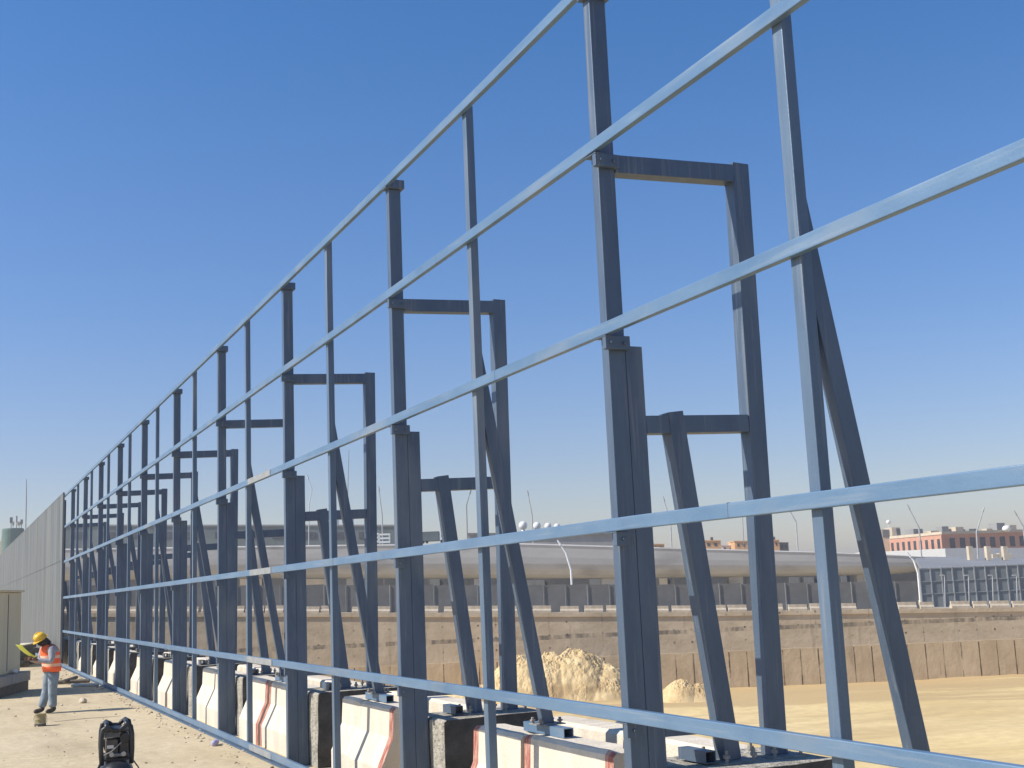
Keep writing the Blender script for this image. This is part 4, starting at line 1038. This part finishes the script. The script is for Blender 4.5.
mb = MB(); mb.box(-.11, .015, -.28, .0, .526, .72); mb.box(.03, .12, -.26, .0, .526, .68); mb.build('pump_block', MT['rust'], cz, .012)
mb = MB(); mb.tube([(.082, -.31, .73), (.082, .0, .73)], .052, 14); mb.build('air_filter', MT['black'], cz, .004)
mb = MB()
for k in range(5): mb.box(-.13, .03, -.31, -.13, .744+k*.011, .749+k*.011)
mb.build('cylinder_fins', MT['frame'], cz)
mb = MB(); mb.box(-.095, -.03, -.292, -.281, .63, .66); mb.build('label_plate', MT['white'], cz)
mb = MB(); mb.tube([(-.14, -.30, .56), (-.05, -.31, .60), (.06, -.30, .70), (.12, -.28, .74)], .007, 8); mb.build('copper_pipe', MT['dullplate'], cz, smooth=True)
mb = MB(); mb.box(-.06, .10, -.30, -.27, .545, .575); mb.build('valve_block', MT['dullplate'], cz, .005)
for x in (-.05, .07):
    mb = MB(); mb.tube([(x, -.305, .57), (x, -.33, .57)], .024, 14); g0 = mb.build('gauge', MT['bolt'], cz)
# roll bar handle with two raised shoulders
mb = MB(); hb = []
for y in (-.34, .32):
    pts = [(-.175, y, .47), (-.185, y, .62), (-.18, y, .76), (-.165, y, .83), (-.12, y, .855), (-.075, y, .835), (-.04, y, .815), (.04, y, .815), (.075, y, .845), (.12, y, .87), (.165, y, .85), (.182, y, .77), (.185, y, .62), (.175, y, .47)]
    mb.tube([(x_*.84, y_, z_) for x_, y_, z_ in pts], .024, 10)
for x, z in ((-.10, .855), (.10, .87)): mb.tube([(x, -.34, z), (x, .32, z)], .024, 10)
mb.build('roll_bar', MT['black'], cz, smooth=True)
mb = MB(); mb.box(-.125, .125, -.318, .30, .798, .812); mb.build('top_cover', MT['black'], cz, .004)
for x in (-.235, .235):
    mb = MB(); mb.tube([(x-.03, .28, .15), (x+.03, .28, .15)], .15, 20); mb.build('wheel', MT['black'], cz, .01)
    mb = MB(); mb.box(x*.6-.02, x*.6+.02, -.36, -.30, 0, .24); mb.build('foot', MT['black'], cz)
mb = MB(); mb.tube([(-.16, -.33, .55), (-.22, -.42, .48), (-.25, -.48, .36), (-.235, -.50, .22), (-.20, -.45, .06), (-.1, -.6, .015), (.2, -.75, .015)], .010, 8); mb.build('air_hose', MT['black'], cz, smooth=True)
mb = MB(); mb.tube([(.16, -.2, .50), (.22, -.3, .42), (.245, -.36, .30), (.23, -.33, .12)], .007, 8); mb.build('cable', MT['rust'], cz, smooth=True)

for c_ in cz.children:
    c_.location.z += 0 if c_.name.startswith(('wheel', 'foot', 'air_hose')) else .075

# ------------------------------------------------------------------ haze
mb = MB(); mb.box(-4500, 6500, -3500, 6000, -8.6, 27)
hm_ = bpy.data.materials.new('air'); hm_.use_nodes = True; nt = hm_.node_tree; nt.nodes.clear()
o_ = nt.nodes.new('ShaderNodeOutputMaterial'); v_ = nt.nodes.new('ShaderNodeVolumePrincipled'); v_.inputs['Color'].default_value = (.93, .90, .87, 1); v_.inputs['Density'].default_value = .00075; v_.inputs['Anisotropy'].default_value = .3
nt.links.new(v_.outputs[0], o_.inputs['Volume'])
hz_ = mb.build('haze', hm_); tag(hz_, kind='stuff')

# ------------------------------------------------------------------ light
EL = R(41); sd = Vector((-1.478, .29, 0)).normalized()*math.cos(EL)+Vector((0, 0, math.sin(EL)))
sun = bpy.data.lights.new('sun', 'SUN'); sun.energy = 5.0; sun.angle = R(.5); sun.color = (1, .93, .82)
so = bpy.data.objects.new('sun', sun); col.objects.link(so); so.rotation_euler = (-sd).to_track_quat('-Z', 'Y').to_euler(); so.location = (-20, 0, 30)
w = bpy.data.worlds.new('World'); scene.world = w; w.use_nodes = True; nt = w.node_tree
bgn = nt.nodes['Background']; sk = nt.nodes.new('ShaderNodeTexSky'); sk.sky_type = 'NISHITA'; sk.sun_disc = False
sk.sun_elevation = EL; sk.sun_rotation = math.atan2(sd.x, sd.y); sk.altitude = 600; sk.air_density = 1.0; sk.dust_density = 1.2; sk.ozone_density = 4.0
# dusty air low down, deep blue higher up
tcw = nt.nodes.new('ShaderNodeTexCoord'); sxw = nt.nodes.new('ShaderNodeSeparateXYZ'); nt.links.new(tcw.outputs['Generated'], sxw.inputs[0])
rw = nt.nodes.new('ShaderNodeValToRGB'); el_ = rw.color_ramp.elements
el_[0].position = .03; el_[0].color = (1.0, .82, .74, 1); el_[1].position = 1; el_[1].color = (.22, .60, 1.0, 1)
for p_, c_ in ((.11, (.80, .75, .80)), (.23, (.61, .74, .90)), (.44, (.39, .72, .98))):
    e_ = el_.new(p_); e_.color = (*c_, 1)
nt.links.new(sxw.outputs[2], rw.inputs[0])
mw = nt.nodes.new('ShaderNodeMix'); mw.data_type = 'RGBA'; mw.blend_type = 'MULTIPLY'; mw.inputs[0].default_value = 1
nt.links.new(sk.outputs[0], mw.inputs[6]); nt.links.new(rw.outputs[0], mw.inputs[7]); nt.links.new(mw.outputs[2], bgn.inputs[0]); bgn.inputs[1].default_value = .13
scene.view_settings.view_transform = 'Standard'; scene.view_settings.look = 'None'; scene.view_settings.exposure = .35; scene.view_settings.gamma = 1
